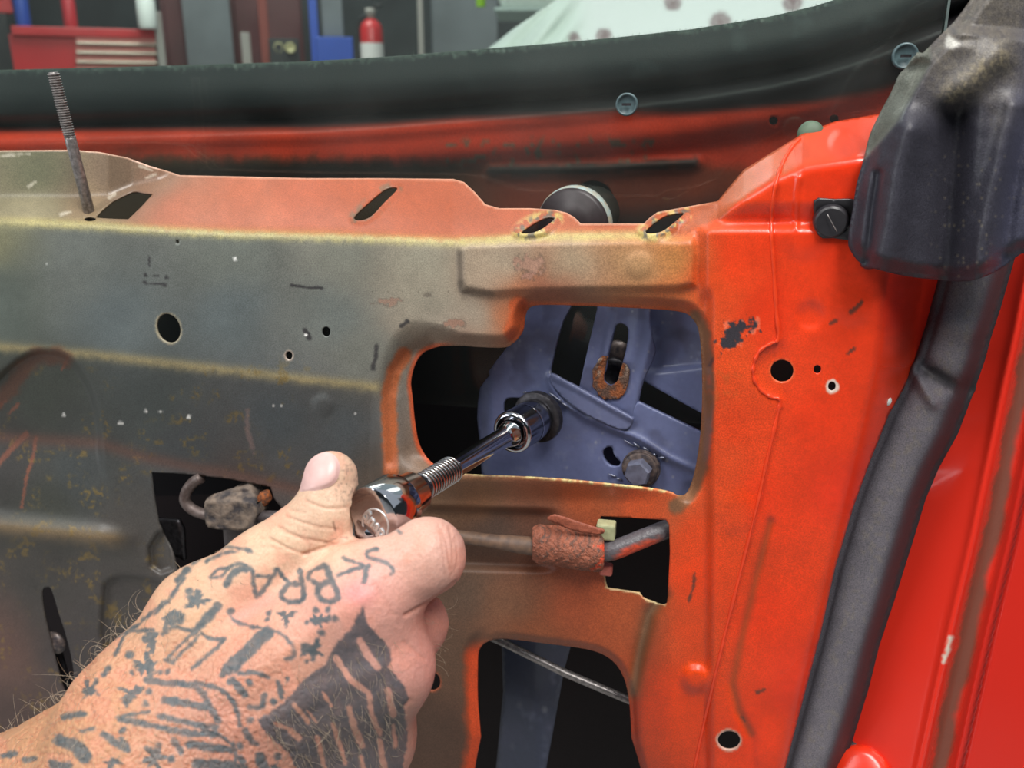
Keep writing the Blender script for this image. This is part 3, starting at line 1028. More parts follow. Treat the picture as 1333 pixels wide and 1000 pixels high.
ro = [p for p in ro if not (790 < p[0] < 812 and p[1] < 470)]
ro = [(p[0], p[1]) for p in ro]
sheet('rust_ring', circ(795, 493, 23.5, 28) if not ro else smooth_poly(ro, 2), [smooth_poly(cut, 2)], H_rw, paint_rw, 2, .0008, M_RUST if False else mat_paint('rust_scale', .3, 1200, .9, 900, bdist=.0015), reg, label='rusty ring worn around the slot')
p = at(797, 488, HC + .006)
V, Fc = lathe(p + [0, .004, 0], p, [(0, .0095), (.004, .0095), (.0055, .0085), (.0056, .006), (.0048, .0055), (.0048, .001)], 28)
add('pivot_pin', V, Fc, M_STEELD, reg)
# upper darker roller seen in the slot
p = at(802, 466, HC + .008)
V, Fc = lathe(p + [0, .004, 0], p, [(0, .009), (.003, .009), (.0035, .004)], 28)
add('pivot_pin', V, Fc, M_BOLT, reg)

# the drive axis of ratchet, extension and socket
A0 = at(486, 673, -.104)
B0 = at(703, 541, .030)
axis = (B0 - A0) / np.linalg.norm(B0 - A0)
LEN = np.linalg.norm(B0 - A0)


def hex_bolt(px, py, Y, rw, rh, hh, name='hex_bolt'):
    p = at(px, py, Y)
    d = -axis * .66 + np.array([0.05, -1, 0.05]) * .5
    V, Fc = lathe(p, p + d, [(0, rw), (.0018, rw), (.0026, rw * .96), (.0026, rh * .9)], 40)
    b = add(name, V, Fc, M_BOLT, reg, label='greasy brown washer-faced bolt' if name == 'hex_bolt' else None)
    sharp(b)
    dn = d / np.linalg.norm(d)
    V, Fc = lathe(p, p + d, [(.0024, rh * 1.32), (.0034, rh * 1.28), (.0040, rh * 1.08)], 40)
    sharp(add('flange', V, Fc, M_RUST if False else M_BOLT, b))
    V, Fc = hexprism(p + dn * .0034, d, rh, hh)
    sharp(add('hex_head', V, Fc, mat('bolt_head_blue_grey', (112, 116, 136), .4, .2, nscale=200, bump=.05, rgb2=(92, 94, 110)), b), 20)
    return b


hex_bolt(835, 609, .0272, .0105, .0072, .0075)
# weld spatter beads along the rib
wp = [(683, 511), (694, 512), (705, 516), (714, 520), (721, 516), (728, 521), (735, 527), (819, 577), (829, 580), (841, 585), (852, 592), (862, 596), (797, 619), (806, 624)]
for i, (x, y) in enumerate(wp):
    p = at(x, y, H_A(np.array([x]), np.array([y]))[0] - .0012)
    kq, aq = random.uniform(.0010, .0030), random.uniform(-.2, .9)
    Pq = np.array([p + np.array([t_ * kq, random.uniform(0, .0004), -t_ * kq * aq]) for t_ in np.linspace(-1, 1, 6)])
    V, Fc = tube(Pq, np.array([.0002, .0005, .0009, .0006, .0008, .0003]) * random.uniform(.6, 1.1), 8)
    add('weld_bead', V, Fc, mat('bright_weld', (150, 154, 172), .32, .7, nscale=900, bump=.4) if i == 0 else bpy.data.materials['bright_weld'], reg)

# ------------------------------------------------------------------ socket, extension bar, ratchet
sock = thing('impact_socket', B0, 'short chrome socket seated on the bolt inside the opening', 'socket')


def along(prof, n=56, cap=True):
    """prof measured from the bolt end backwards along the drive axis."""
    return lathe(B0, A0, prof, n, cap)


V, Fc = along([(.0, .0142), (.0022, .0145), (.0042, .0142), (.0050, .0128), (.0050, .009)], 56)
wsh = add('bolt_flange', V, Fc, M_STEELD, reg, label='dark washer behind the socket')
sharp(wsh)
S0, S1 = .006, .030
V, Fc = along([(S0, .008), (S0, .0108), (S0 + .0008, .0112), (S0 + .0095, .0112), (S0 + .0100, .0108), (S0 + .0106, .0112), (S1 - .0012, .0112), (S1, .0104), (S1 + .0002, .0090),
               (S1 - .0010, .0084), (S1 - .003, .0080)], 64, True)
b = sharp(add('socket_body', V, Fc, M_CHROMED, sock), 25)
V, Fc = along([(S0 + .0092, .01135), (S0 + .0098, .01145), (S0 + .0104, .01135)], 64, False)
add('groove_ring', V, Fc, M_CHROME, sock)
V, Fc = along([(S1 - .003, .0105), (S1 - .0012, .0115), (S1 + .0004, .0108), (S1 + .0006, .0092)], 64, False)
add('rear_rim', V, Fc, M_CHROME, sock)

ext = thing('extension_bar', B0 - axis * .06, 'chrome socket extension bar with knurled band between ratchet and socket', 'extension bar')
HEAD0 = LEN - .0270       # where the ratchet's drive side begins
kn0, kn1 = HEAD0 - .031, HEAD0 - .007
V, Fc = along([(S1 - .004, .0062), (S1 + .0005, .0074), (S1 + .003, .0072), (S1 + .006, .0058), (S1 + .010, .0052), (kn0 - .001, .0052), (kn0, .0056)], 48)
sharp(add('shaft', V, Fc, M_CHROME, ext), 40)
prof = []
z = kn0
while z < kn1:
    prof += [(z, .0048), (z + .0006, .0048), (z + .0008, .0063), (z + .0010, .0065), (z + .0016, .0065), (z + .0018, .0063)]
    z += .0020
V, Fc = along(prof, 48)
sharp(add('knurled_band', V, Fc, mat('satin_chrome', (205, 203, 202), .2, 1.0, noise=.05), ext), 20)
V, Fc = along([(kn1, .0058), (kn1 + .003, .0053), (HEAD0 + .002, .0053)], 48)
add('square_end', V, Fc, M_CHROME, ext)

rat = thing('ratchet_wrench', A0, 'chrome ratchet wrench with round engraved head held in the fist', 'ratchet')
RH = .0132
V, Fc = along([(HEAD0 - .002, .0060), (HEAD0 - .002, .0086), (HEAD0 - .0012, .0094), (HEAD0 + .0085, .0100), (HEAD0 + .0100, .0112)], 56)
sharp(add('drive_collar', V, Fc, M_CHROME, rat), 30)
V, Fc = along([(HEAD0 + .0095, .0096), (HEAD0 + .0100, .0126), (HEAD0 + .0112, RH), (LEN - .0012, RH), (LEN - .0003, RH - .0004), (LEN, RH - .0010), (LEN, RH * .5), (LEN, .0005)], 72)
hd = sharp(add('head', V, Fc, M_CHROME, rat), 30)
xa = u_ - axis * (u_ @ axis)
xa = xa / np.linalg.norm(xa)
ya = np.cross(axis, xa)
ya = ya / np.linalg.norm(ya)
# handle runs from the head down through the fist
hdir = at(400, 860, -.075) - A0
hdir = hdir - axis * (hdir @ axis)
hdir /= np.linalg.norm(hdir)
c0 = A0 + axis * .0085
Pt = np.array([c0 + hdir * t_ for t_ in (.008, .018, .03, .045, .07, .10, .125, .135)])
V, Fc = tube(Pt, np.array([.0105, .0085, .0068, .0064, .0078, .0086, .0082, .0050]), 24)
add('handle', V, Fc, M_CHROME, rat)
# lettering and ring on the back face
td = -axis
fx = r_ * .80 - u_ * .60
fx = fx - td * (fx @ td)
fx /= np.linalg.norm(fx)
fy = np.cross(td, fx)
cv = bpy.data.curves.new('lettering', 'FONT')
cv.body = 'Snap-on'
cv.size = .0068
cv.extrude = .0003
cv.align_x = 'CENTER'
cv.align_y = 'CENTER'
cv.offset = .0002
tob = bpy.data.objects.new('t', cv)
COL.objects.link(tob)
bpy.context.view_layer.update()
me = bpy.data.meshes.new_from_object(tob.evaluated_get(bpy.context.evaluated_depsgraph_get()))
vv = np.array([v.co[:] for v in me.vertices])
ff = [list(p.vertices) for p in me.polygons]
bpy.data.objects.remove(tob)
tc0 = A0 - u_ * .0036 + r_ * .0004
tc0 = tc0 - td * ((tc0 - A0) @ td)
V = tc0 + td * (vv[:, 2:3] + .0003) + fx * (vv[:, 0:1] + .0042) + fy * vv[:, 1:2]
add('lettering', V, ff, M_ALU, rat, False)
aa = np.linspace(0, 2 * np.pi, 49)
V, Fc = tube(np.array([tc0 + td * .0001 + (fx * math.cos(a) * .0066 + fy * math.sin(a) * .0078) for a in aa]), .00042, 6)
add('emblem_ring', V, Fc, M_ALU, rat)

# ------------------------------------------------------------------ rods and linkages
# rod in the channel with tape sleeve
rod = thing('lock_rod', at(760, 745, .02), 'dark lock rod wrapped in flaking painted tape beside the notch opening', 'rod')
rp = smooth_poly([(520, 690), (600, 699), (660, 707), (700, 712), (745, 716), (780, 719), (800, 716), (830, 704), (868, 689), (905, 676)], 6, False)
ry = np.interp(rp[:, 0], [520, 700, 780, 800, 868, 905], [.006, .004, .002, .001, .010, .020])
lf, rt = rp[:, 0] < 720, rp[:, 0] > 700
V, Fc = tube(at(rp[lf, 0], rp[lf, 1], ry[lf]), np.interp(rp[lf, 0], [500, 640, 670, 720], [.0036, .0038, .0048, .0056]), 16)
add('painted_rod', V, Fc, mat('rod_overspray', (118, 92, 74), .55, nscale=260, bump=.6, rgb2=(92, 74, 64)), rod, label='brown overpainted end of the rod')
V, Fc = tube(at(rp[rt, 0], rp[rt, 1], ry[rt]), np.interp(rp[rt, 0], [700, 760, 790, 905], [.004, .004, .0052, .0048]), 16)
rg = pix(V)
cc = np.zeros((len(V), 3))
cc[:] = (88, 84, 88)
yl = np.interp(rg[0], rp[:, 0], rp[:, 1])
over(cc, (206, 72, 42), ss(0, 5, rg[1] - yl - 3 + (fbm(rg[0], rg[1], 7, 85) - .5) * 12) * ss(796, 806, rg[0]) * ss(866, 850, rg[0]))
add('rod_bar', V, Fc, mat_paint('rod_paint', .2, 700, .6, 400, bdist=.001), rod, True, np.concatenate([lin(cc), np.full((len(V), 1), .42)], 1))
# sleeve with torn flaking surface
ns, na = 80, 72
sl = np.linspace(0, 1, ns)
V = []
cc = []
for i, s in enumerate(sl):
    x = 693 + s * 92
    y = 708 + s * 10
    rr0 = np.interp(s, [0, .05, .1, .9, .97, 1], [20, 23, 25, 27, 26, 22])
    ctr = at(x, y, .003 - .002 * s)
    sc = depth(x, y, .003) / FPX
    for j in range(na):
        a = 2 * math.pi * j / na
        qa, qb = s * 70., math.cos(a) * 13 + 50 + math.sin(a) * 11
        n = float(fbm(np.array([qa * .8 + qb * .6 + 4 * math.sin(qb)]), np.array([qb * .8 - qa * .6]), 8, 81, 3)[0])
        ridge = abs(n - .5) * 2
        rr = rr0 * sc * (1 + .16 * (.5 - ridge) - .05 * math.sin(3 * a))
        dv = (u_ * math.cos(a) * .98 + (-f_) * math.sin(a) * .72)
        V.append(ctr + dv * rr)
        g = np.array((150, 88, 66)) * (1 - ss(.75, 1.0, 1 - ridge) * .0)
        tt = float(ss(.12, .01, ridge)) * (.4 + .6 * float(vn(np.array([qa / 9]), np.array([qb / 9]), 86)[0]))
        g = g * (1 - tt) + np.array((78, 62, 56)) * tt
        g = g * (.86 + .3 * float(vn(np.array([qa / 5]), np.array([qb / 5]), 87)[0]))
        if s > .8 and n > .62:
            g = np.array((206, 74, 44))
        cc.append((*lin(g), .65))
Fc = []
for i in range(ns - 1):
    for j in range(na):
        k = (j + 1) % na
        Fc.append([i * na + k, i * na + j, (i + 1) * na + j, (i + 1) * na + k])
Fc.append(list(range(na)))
Fc.append([(ns - 1) * na + j for j in range(na)][::-1])
o = add('tape_sleeve', V, Fc, mat_paint('flaked_tape', .2, 1200, .8, 700, bdist=.0015), rod, True, cc, label='cracked brown paint-covered tape sleeve')
sheet('tape_flap', smooth_poly([(712, 676), (722, 670), (745, 677), (770, 685), (786, 690), (781, 696), (750, 692), (728, 684)], 3), [], lambda x, y: -.004 + .002 * fbm(x, y, 9, 83), lambda x, y: np.tile(np.array([*lin((150, 80, 58)), .6]), (len(x), 1)), 3, .0008, mat_paint('flaked_tape_flap', .2, 1200, .6, 700), rod)
V, Fc = boxm(at(789, 690, .004), (.010, .008, .009))
bevel(add('clip', V, Fc, mat('pale_green_plastic', (176, 178, 138), .5), rod, False, label='pale green plastic clip'), .001)
V, Fc = boxm(at(789, 741, .006), (.007, .006, .006))
bevel(add('clip', V, Fc, mat('pink_painted_plastic', (205, 110, 96), .5), rod, False, label='pinkish painted clip end'), .0012)

# rod crossing the lower opening
lr = thing('latch_rod', at(740, 900, .03), 'shiny worn steel rod crossing the lower opening diagonally', 'rod')
Pq = at(np.linspace(600, 900, 30), np.interp(np.linspace(600, 900, 30), [600, 650, 735, 818, 900], [812, 834, 876, 911, 945]), np.full(30, .030))
V, Fc = tube(Pq, .0024, 14)
add('latch_rod_bar', V, Fc, M_STEEL, lr)
# regulator arm deep in the lower opening
arm = thing('regulator_arm', at(690, 1000, .06), 'blue-grey lift arm slanting down inside the lower opening', 'arm')
sheet('arm_plate', [(652, 810), (752, 810), (735, 870), (700, 1060), (640, 1060), (655, 900)], [], lambda x, y: .062 + .006 * np.abs((x - 700) / 50.) + 0 * y, paint_plate(66, (58, 64, 86)), 6, .002, M_PLATE, arm)

# threaded stud on the shelf
st = thing('threaded_stud', at(118, 283, .012), 'long thin threaded steel stud leaning from the left of the shelf', 'stud')
p0, p1 = at(119, 286, .012), at(69, 94, .004)
Ls = np.linalg.norm(p1 - p0)
V, Fc = lathe(p0, p1, [(-.012, .0029), (Ls * .56, .0029), (Ls * .58, .0026)], 24)
add('shank', V, Fc, M_STEEL, st)
prof = []
z = Ls * .57
while z < Ls - .001:
    prof += [(z, .0024), (z + .00055, .0031), (z + .0007, .0031), (z + .0012, .0024)]
    z += .00125
prof += [(Ls, .0022)]
V, Fc = lathe(p0, p1, prof, 24)
sharp(add('thread', V, Fc, M_STEEL, st), 30)

# linkage at the left opening
lk = thing('handle_linkage', at(300, 720, .03), 'rusty crank and clamp block of the door handle linkage in the left opening', 'linkage')
sp = smooth_poly([(262, 622), (252, 628), (243, 640), (241, 652), (250, 663), (268, 670), (290, 672)], 5, False)
V, Fc = tube(at(sp[:, 0], sp[:, 1], np.full(len(sp), .022)), .0034, 14)
add('crank', V, Fc, mat('dusty_steel', (118, 106, 102), .5, .4, nscale=300, bump=.5, rgb2=(88, 74, 70)), lk)
m_blk = mat('grimy_block', (134, 118, 104), .7, .1, nscale=160, bump=.9, rgb2=(60, 56, 58), bdist=.002)
sheet('clamp_block', smooth_poly([(266, 660), (270, 648), (288, 640), (318, 636), (330, 642), (333, 655), (330, 688), (300, 690), (276, 688), (268, 682)], 2), [], lambda x, y: .012 + .006 * ss(655, 640, y) + .0015 * (fbm(x, y, 14, 90) - .5), None, 3, .012, m_blk, lk)
V, Fc = tube(at(np.array([322, 345, 372, 400]), np.array([672, 673, 673, 674]), np.full(4, .018)), np.array([.0042, .004, .0036, .0036]), 14)
add('link_rod', V, Fc, M_DARKR, lk)
V, Fc = tube(at(np.array([326, 338, 346, 344]), np.array([664, 656, 646, 640]), np.full(4, .022)), np.array([.0035, .004, .0042, .003]), 12)
add('rusty_hook', V, Fc, M_RUST, lk)
sheet('mounting_tab', [(290, 684), (352, 684), (352, 712), (292, 712)], [], lambda x, y: .026 + 0 * x, None, 5, .002, mat('dull_tab', (84, 78, 78), .6), lk)
sheet('side_tab', [(204, 676), (232, 678), (238, 690), (240, 730), (222, 722)], [], lambda x, y: .036 + 0 * x, None, 5, .003, M_STEELD, lk)
# nut in the lower left slot
sn = thing('slot_bolt', at(73, 850, .03), 'dull bolt head sitting in the narrow slot at lower left', 'bolt')
p = at(72, 836, .031)
V, Fc = lathe(p + [0, .004, 0], p - [0, .004, 0], [(0, .004), (.004, .0085), (.0055, .0085), (.0075, .006), (.0085, .001)], 24)
add('bolt_dome', V, Fc, M_BOLT, sn)
V, Fc = tube(at(np.array([70, 80, 90, 98]), np.array([830, 865, 900, 930]), np.array([.045, .045, .046, .046])), .003, 10)
add('bolt_shank', V, Fc, M_STEELD, sn)

# ------------------------------------------------------------------ rubber seal strip
STRX = [1340, 1320, 1303, 1290, 1282, 1266, 1247, 1222, 1205, 1190, 1165, 1145, 1130, 1108, 1096, 1070]
STRY = [280, 340, 400, 440, 470, 515, 565, 610, 650, 700, 780, 840, 900, 970, 1000, 1070]


def uv_strip(px, py):
    l = np.interp(py, STLY, STLX)
    r = np.interp(py, STRY, STRX)
    return (px - l) / (r - l)


def H_strip(px, py):
    u = uv_strip(px, py)
    h = .030 - .016 * np.sqrt(np.clip(1 - (2 * u - .85) ** 2, 0, 1)) + .012 * ss(.72, 1.0, u)
    h += .005 * np.exp(-(seg_d(px, py, [(1205, 480), (1235, 500), (1255, 505)]) / 11) ** 2)
    h -= .0035 * np.exp(-(seg_d(px, py, [(1190, 480), (1200, 500), (1215, 525)]) / 8) ** 2)
    h -= .003 * np.exp(-(seg_d(px, py, [(1225, 420), (1262, 432)]) / 14) ** 2)
    h += .0015 * np.exp(-((u - .13) / .035) ** 2)
    return h + .0008 * (fbm(px, py, 24, 101) - .5) + .00004 * (900 - py)


def paint_strip(px, py):
    u = uv_strip(px, py)
    n = fbm(px, py, 5, 102, 2)
    b = fbm(px, py, 46, 103)
    c = np.zeros((len(px), 3))
    c[:] = (84, 82, 90)
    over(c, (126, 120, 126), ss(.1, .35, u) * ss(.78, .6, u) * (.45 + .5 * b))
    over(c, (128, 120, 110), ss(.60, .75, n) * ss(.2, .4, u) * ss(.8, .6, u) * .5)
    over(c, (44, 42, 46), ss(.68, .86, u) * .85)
    over(c, (46, 44, 48), ss(12, 5, seg_d(px, py, [(1212, 484), (1240, 500), (1256, 512)]) + (n - .5) * 6) * .7)
    o = np.empty((len(px), 4))
    o[:, :3] = lin(c)
    o[:, 3] = .6
    return o


strip = thing('door_seal', at(1050, 1000, .02), 'long grey-black rubber door seal running down between red door and red body', 'seal')
so = list(zip(STRX, STRY)) + list(zip(STLX, STLY))[::-1]
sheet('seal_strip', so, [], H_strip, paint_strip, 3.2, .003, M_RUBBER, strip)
for (x, y) in ((1153, 521), (1059, 818)):
    p = at(x, y, .022)
    V, Fc = lathe(p, p - [.0, .003, 0], [(0, .0022), (.001, .0027), (.003, .002), (.0036, .0005)], 14)
    add('clip', V, Fc, M_WHITE if x > 1100 else mat('grey_clip', (150, 150, 150), .5), strip, label='small pale plastic clip')

# ------------------------------------------------------------------ rubber boot at the top right
BOOT = smooth_poly([(1272, -12), (1247, 22), (1226, 44), (1198, 72), (1172, 95), (1162, 116), (1143, 152), (1132, 176), (1124, 208), (1115, 240), (1110, 272), (1104, 312), (1108, 328), (1122, 344), (1146, 352), (1182, 360),
                    (1218, 364), (1262, 366), (1300, 352), (1330, 330), (1400, 300), (1400, -40), (1300, -40)], 3)
FOLDL = [(1210, 84), (1196, 112), (1182, 138), (1170, 158), (1152, 180), (1130, 204)]


def H_boot(px, py):
    d0 = sd(px, py, BOOT)
    h = -.018 + .010 * ss(1250, 1400, px)
    h += .007 * ss(-22, 0, d0)
    # ridge over left side and folds
    def g(pl, w):
        return np.exp(-(seg_d(px, py, pl) / w) ** 2)
    h -= .011 * g([(1185, 170), (1172, 215), (1160, 290), (1150, 345)], 24)
    h += .013 * g([(1246, 150), (1240, 220), (1234, 300), (1230, 365)], 21)
    h -= .004 * g([(1300, 70), (1255, 110), (1236, 128)], 18)
    h += .0015 * g([(1262, 140), (1300, 100)], 14)
    h -= .007 * g([(1320, 140), (1296, 240), (1280, 310), (1275, 366)], 16)
    h += .004 * g([(1340, 150), (1318, 250), (1308, 330)], 10)
    h += .0035 * g([(1142, 226), (1134, 280), (1128, 340)], 5)
    left = px - np.interp(py, [84, 112, 138, 158, 180, 204, 220], [1212, 1196, 1182, 1170, 1152, 1130, 1115])
    h += .006 * ss(2, -8, left) * ss(220, 195, py) * ss(70, 90, py)
    h += .0015 * g([(1245, 52), (1300, 48)], 7)
    h += .010 * ss(46, 30, py - .1 * (px - 1250)) * ss(1215, 1240, px)
    h += .0012 * (fbm(px, py, 30, 111) - .5)
    return h


def paint_boot(px, py):
    n = fbm(px, py, 4, 112, 2)
    b = fbm(px, py, 50, 113)
    c = np.zeros((len(px), 3))
    c[:] = (56, 55, 64)
    dust = ss(190, 60, py + (b - .5) * 120) * ss(1150, 1230, px)
    over(c, (118, 110, 96), dust * (.35 + .5 * n))
    over(c, (156, 144, 118), g2(px, py, [(1300, 74), (1262, 106), (1238, 124)], 14) * (.3 + .7 * ss(.45, .6, n)) * .8)
    left = px - np.interp(py, [84, 112, 138, 158, 180, 204, 220], [1212, 1196, 1182, 1170, 1152, 1130, 1115])
    over(c, (104, 108, 96), ss(2, -5, left) * ss(225, 200, py) * .8)
    over(c, (140, 128, 104), ss(.86, .92, vn(px / 2.0, py / 2.0, 115)) * ss(1190, 1240, px) * ss(100, 260, py) * .5)
    over(c, (72, 74, 98), ss(1290, 1330, px + (py - 200) * .15) * .5)  # bluish highlight toward the right, painted into the rubber colour
    over(c, (186, 184, 176), ss(2, -2, sd(px, py, [(1231, 51), (1234, 45), (1252, 58), (1240, 64), (1230, 62)])) * .9)  # white corner highlight, painted on
    o = np.empty((len(px), 4))
    o[:, :3] = lin(c)
    o[:, 3] = .44
    return o


def g2(px, py, pl, w):
    return np.exp(-(seg_d(px, py, pl) / w) ** 2)


boot = thing('rubber_boot', at(1220, 366, .0), 'black folded rubber boot draped over the upper hinge corner of the door', 'rubber boot')
sheet('boot_skin', BOOT, [], H_boot, paint_boot, 3, .003, M_RUBBER, boot)
sheet('fixing_tab', smooth_poly([(1060, 262), (1085, 260), (1115, 262), (1122, 290), (1115, 312), (1085, 310), (1066, 306)], 3), [], lambda x, y: H_panel(x, y) - .0022, None, 3.5, .002, M_BLACKP, boot)
p = at(1081, 286, H_panel(np.array([1081.]), np.array([286.]))[0] - .003)
s_ = depth(1081, 286, 0) / FPX
V, Fc = lathe(p, p - [.04, 1, .12], [(0, .016 * .0 + 22 * s_), (.0025, 22 * s_), (.0045, 20.5 * s_), (.0052, 18 * s_), (.0050, 6 * s_), (.0050, .0003)], 48)
pin = sharp(add('push_pin', V, Fc, M_BLACKP, boot, label='round black plastic push pin'), 30)
Pq = np.array([p + np.array([math.cos(1.0) * q, -.0062, -math.sin(1.0) * q - .0006]) for q in np.linspace(-.0045, .0045, 6)])
V, Fc = tube(Pq, .00022, 6)
add('moulded_mark', V, Fc, M_STEEL, pin)

# ------------------------------------------------------------------ car body at the right
RIX = [1400, 1352, 1337, 1325, 1310, 1290, 1268, 1245, 1222, 1200, 1186]
RIY = [150, 300, 365, 430, 500, 600, 705, 800, 900, 1000, 1065]


def H_bodyf(px, py):
    r = np.interp(py, RIY, RIX)
    l = np.interp(py, STRY, STRX)
    u = (px - l) / (r - l + 1e-6)
    h = .046 - .016 * np.clip(u, -.3, 1) + .00009 * (960 - py)
    v = px - r
    h += .0011 * softplus(v - 2, 2) - .0011 * softplus(v - 14, 2)
    h -= .0007 * softplus(v - 34, 3) - .0007 * softplus(v - 46, 3)
    h -= .002 * np.exp(-((v + 4) / 6) ** 2)
    h += .003 * np.exp(-((v - 52) / 3.5) ** 2)
    return h


def paint_body(px, py):
    r = np.interp(py, RIY, RIX)
    v = px - r
    n = fbm(px, py, 30, 121)
    n2 = fbm(px, py, 5, 122, 2)
    c = np.zeros((len(px), 3))
    c[:] = (226, 50, 34)
    over(c, (108, 72, 58), ss(8, 12, v + (n - .5) * 10) * ss(36, 26, v + (n - .5) * 18) * .9)
    over(c, (196, 40, 30), ss(30, 44, v) * .8)
    over(c, (90, 24, 24), np.exp(-((v - 52) / 3) ** 2) * .7)
    over(c, (214, 206, 190), ss(4, 1.5, seg_d(px, py, [(1237, 832), (1234, 848), (1229, 862)]) + (n2 - .5) * 5))
    o = np.empty((len(px), 4))
    o[:, :3] = lin(c)
    o[:, 3] = .25 + .25 * ss(8, 14, v) * ss(36, 26, v)
    return o


body = thing('car', at(1260, 1000, .05) * [1, 1, 0] + [0, 0, .35], 'glossy red car body hinge pillar along the right edge of the frame', 'car body')
bo = [(x - 10, y) for x, y in zip(STRX, STRY)] + [(1700, 1070), (1700, 150)]
sheet('hinge_pillar', bo, [], H_bodyf, paint_body, 4, .0015, M_BODY, body)
V, Fc = lathe(at(1122, 1008, .034), at(1122, 1008, .02), [(0, .016), (.003, .016), (.006, .0145), (.0075, .010), (.008, .001)], 36)
hb = add('hinge_cap', V, Fc, M_RED, body)
V, Fc = lathe(at(1122, 1008, .036), at(1122, 1008, .02), [(0, .0185), (.003, .0185), (.0034, .0155)], 36)
add('cap_gasket', V, Fc, M_BLACKP, hb)

# ------------------------------------------------------------------ the hand (one continuous surface from blended limbs)


def rad(px, py, Y, r):
    return r * float(depth(np.float64(px), np.float64(py), Y)) / FPX


def J(px, py, Y, r):
    Y = Y - .024
    return at(np.float64(px), np.float64(py), Y), rad(px, py, Y, r)


WR = J(235, 985, -.118, 138)
joints = {
    'elb': J(-130, 1230, -.140, 160), 'fore': J(20, 1120, -.128, 150), 'wr': WR, 'wr2': J(215, 930, -.110, 104),
    'imc': J(478, 775, -.100, 58), 'mmc': J(497, 868, -.104, 55), 'rmc': J(470, 962, -.103, 58), 'pmc': J(425, 1050, -.100, 58),
    'ipip': J(556, 724, -.090, 47), 'idip': J(528, 738, -.046, 32), 'itip': J(478, 762, -.042, 28),
    'mpip': J(537, 813, -.077, 43), 'mdip': J(500, 800, -.046, 33), 'mtip': J(440, 800, -.052, 30),
    'rpip': J(500, 900, -.066, 42), 'rdip': J(455, 880, -.040, 32), 'rtip': J(400, 870, -.050, 29),
    'ppip': J(455, 985, -.062, 36), 'pdip': J(415, 955, -.042, 28), 'ptip': J(370, 930, -.052, 26),
    'tcmc': J(275, 812, -.098, 78), 'tmc': J(347, 745, -.090, 56), 'tip0': J(428, 668, -.082, 41), 'ttip': J(431, 622, -.078, 34.5),
    'tmid': J(425, 645, -.081, 38),
    'palm': J(330, 870, -.070, 80),
}
vox = .00135
groups = {
    'palm': [('elb', 'fore'), ('fore', 'wr'), ('wr', 'wr2'), ('wr', 'imc'), ('wr', 'mmc'), ('wr', 'rmc'), ('wr', 'pmc'), ('imc', 'mmc'), ('mmc', 'rmc'), ('rmc', 'pmc'), ('palm', 'imc'), ('palm', 'wr'), ('wr2', 'tcmc')],
    'thumb': [('tcmc', 'tmc'), ('tmc', 'tip0'), ('tip0', 'ttip')],
    'index': [('imc', 'ipip'), ('ipip', 'idip'), ('idip', 'itip')],
    'middle': [('mmc', 'mpip'), ('mpip', 'mdip'), ('mdip', 'mtip')],
    'ring': [('rmc', 'rpip'), ('rpip', 'rdip'), ('rdip', 'rtip')],
    'pinky': [('pmc', 'ppip'), ('ppip', 'pdip'), ('pdip', 'ptip')]}
allp = np.array([j[0] for j in joints.values()])
allr = np.array([j[1] for j in joints.values()])
lo = (allp - allr[:, None]).min(0) - .006
hi = (allp + allr[:, None]).max(0) + .006
N = np.ceil((hi - lo) / vox).astype(int) + 1
gx = (lo[0] + np.arange(N[0]) * vox).astype(np.float32)[:, None, None]
gy = (lo[1] + np.arange(N[1]) * vox).astype(np.float32)[None, :, None]
gz = (lo[2] + np.arange(N[2]) * vox).astype(np.float32)[None, None, :]


def cone(a, b):
    (pa, ra), (pb, rb) = joints[a], joints[b]
    ba = pb - pa
    L = float(ba @ ba)
    h = ((gx - pa[0]) * ba[0] + (gy - pa[1]) * ba[1] + (gz - pa[2]) * ba[2]) / L
    h = np.clip(h, 0, 1).astype(np.float32)
    q = (gx - pa[0] - h * ba[0]) ** 2 + (gy - pa[1] - h * ba[1]) ** 2 + (gz - pa[2] - h * ba[2]) ** 2
    return np.sqrt(q) - (ra + h * (rb - ra))


def smin(a, b, k):
    h = np.maximum(k - np.abs(a - b), 0) / k
    return np.minimum(a, b) - h * h * (k * .25)


KG = {'palm': .012, 'thumb': .006, 'index': .005, 'middle': .005, 'ring': .005, 'pinky': .005}
GV = {}
for g, segs in groups.items():
    v = None
    for s in segs:
        c = cone(*s)
        v = c if v is None else smin(v, c, KG[g])
    GV[g] = v
field = GV['palm']
field = smin(field, GV['thumb'], .007)
fing = GV['index']
for g in ('middle', 'ring', 'pinky'):
    fing = smin(fing, GV[g], .0016)
field = smin(field, fing, .0045)


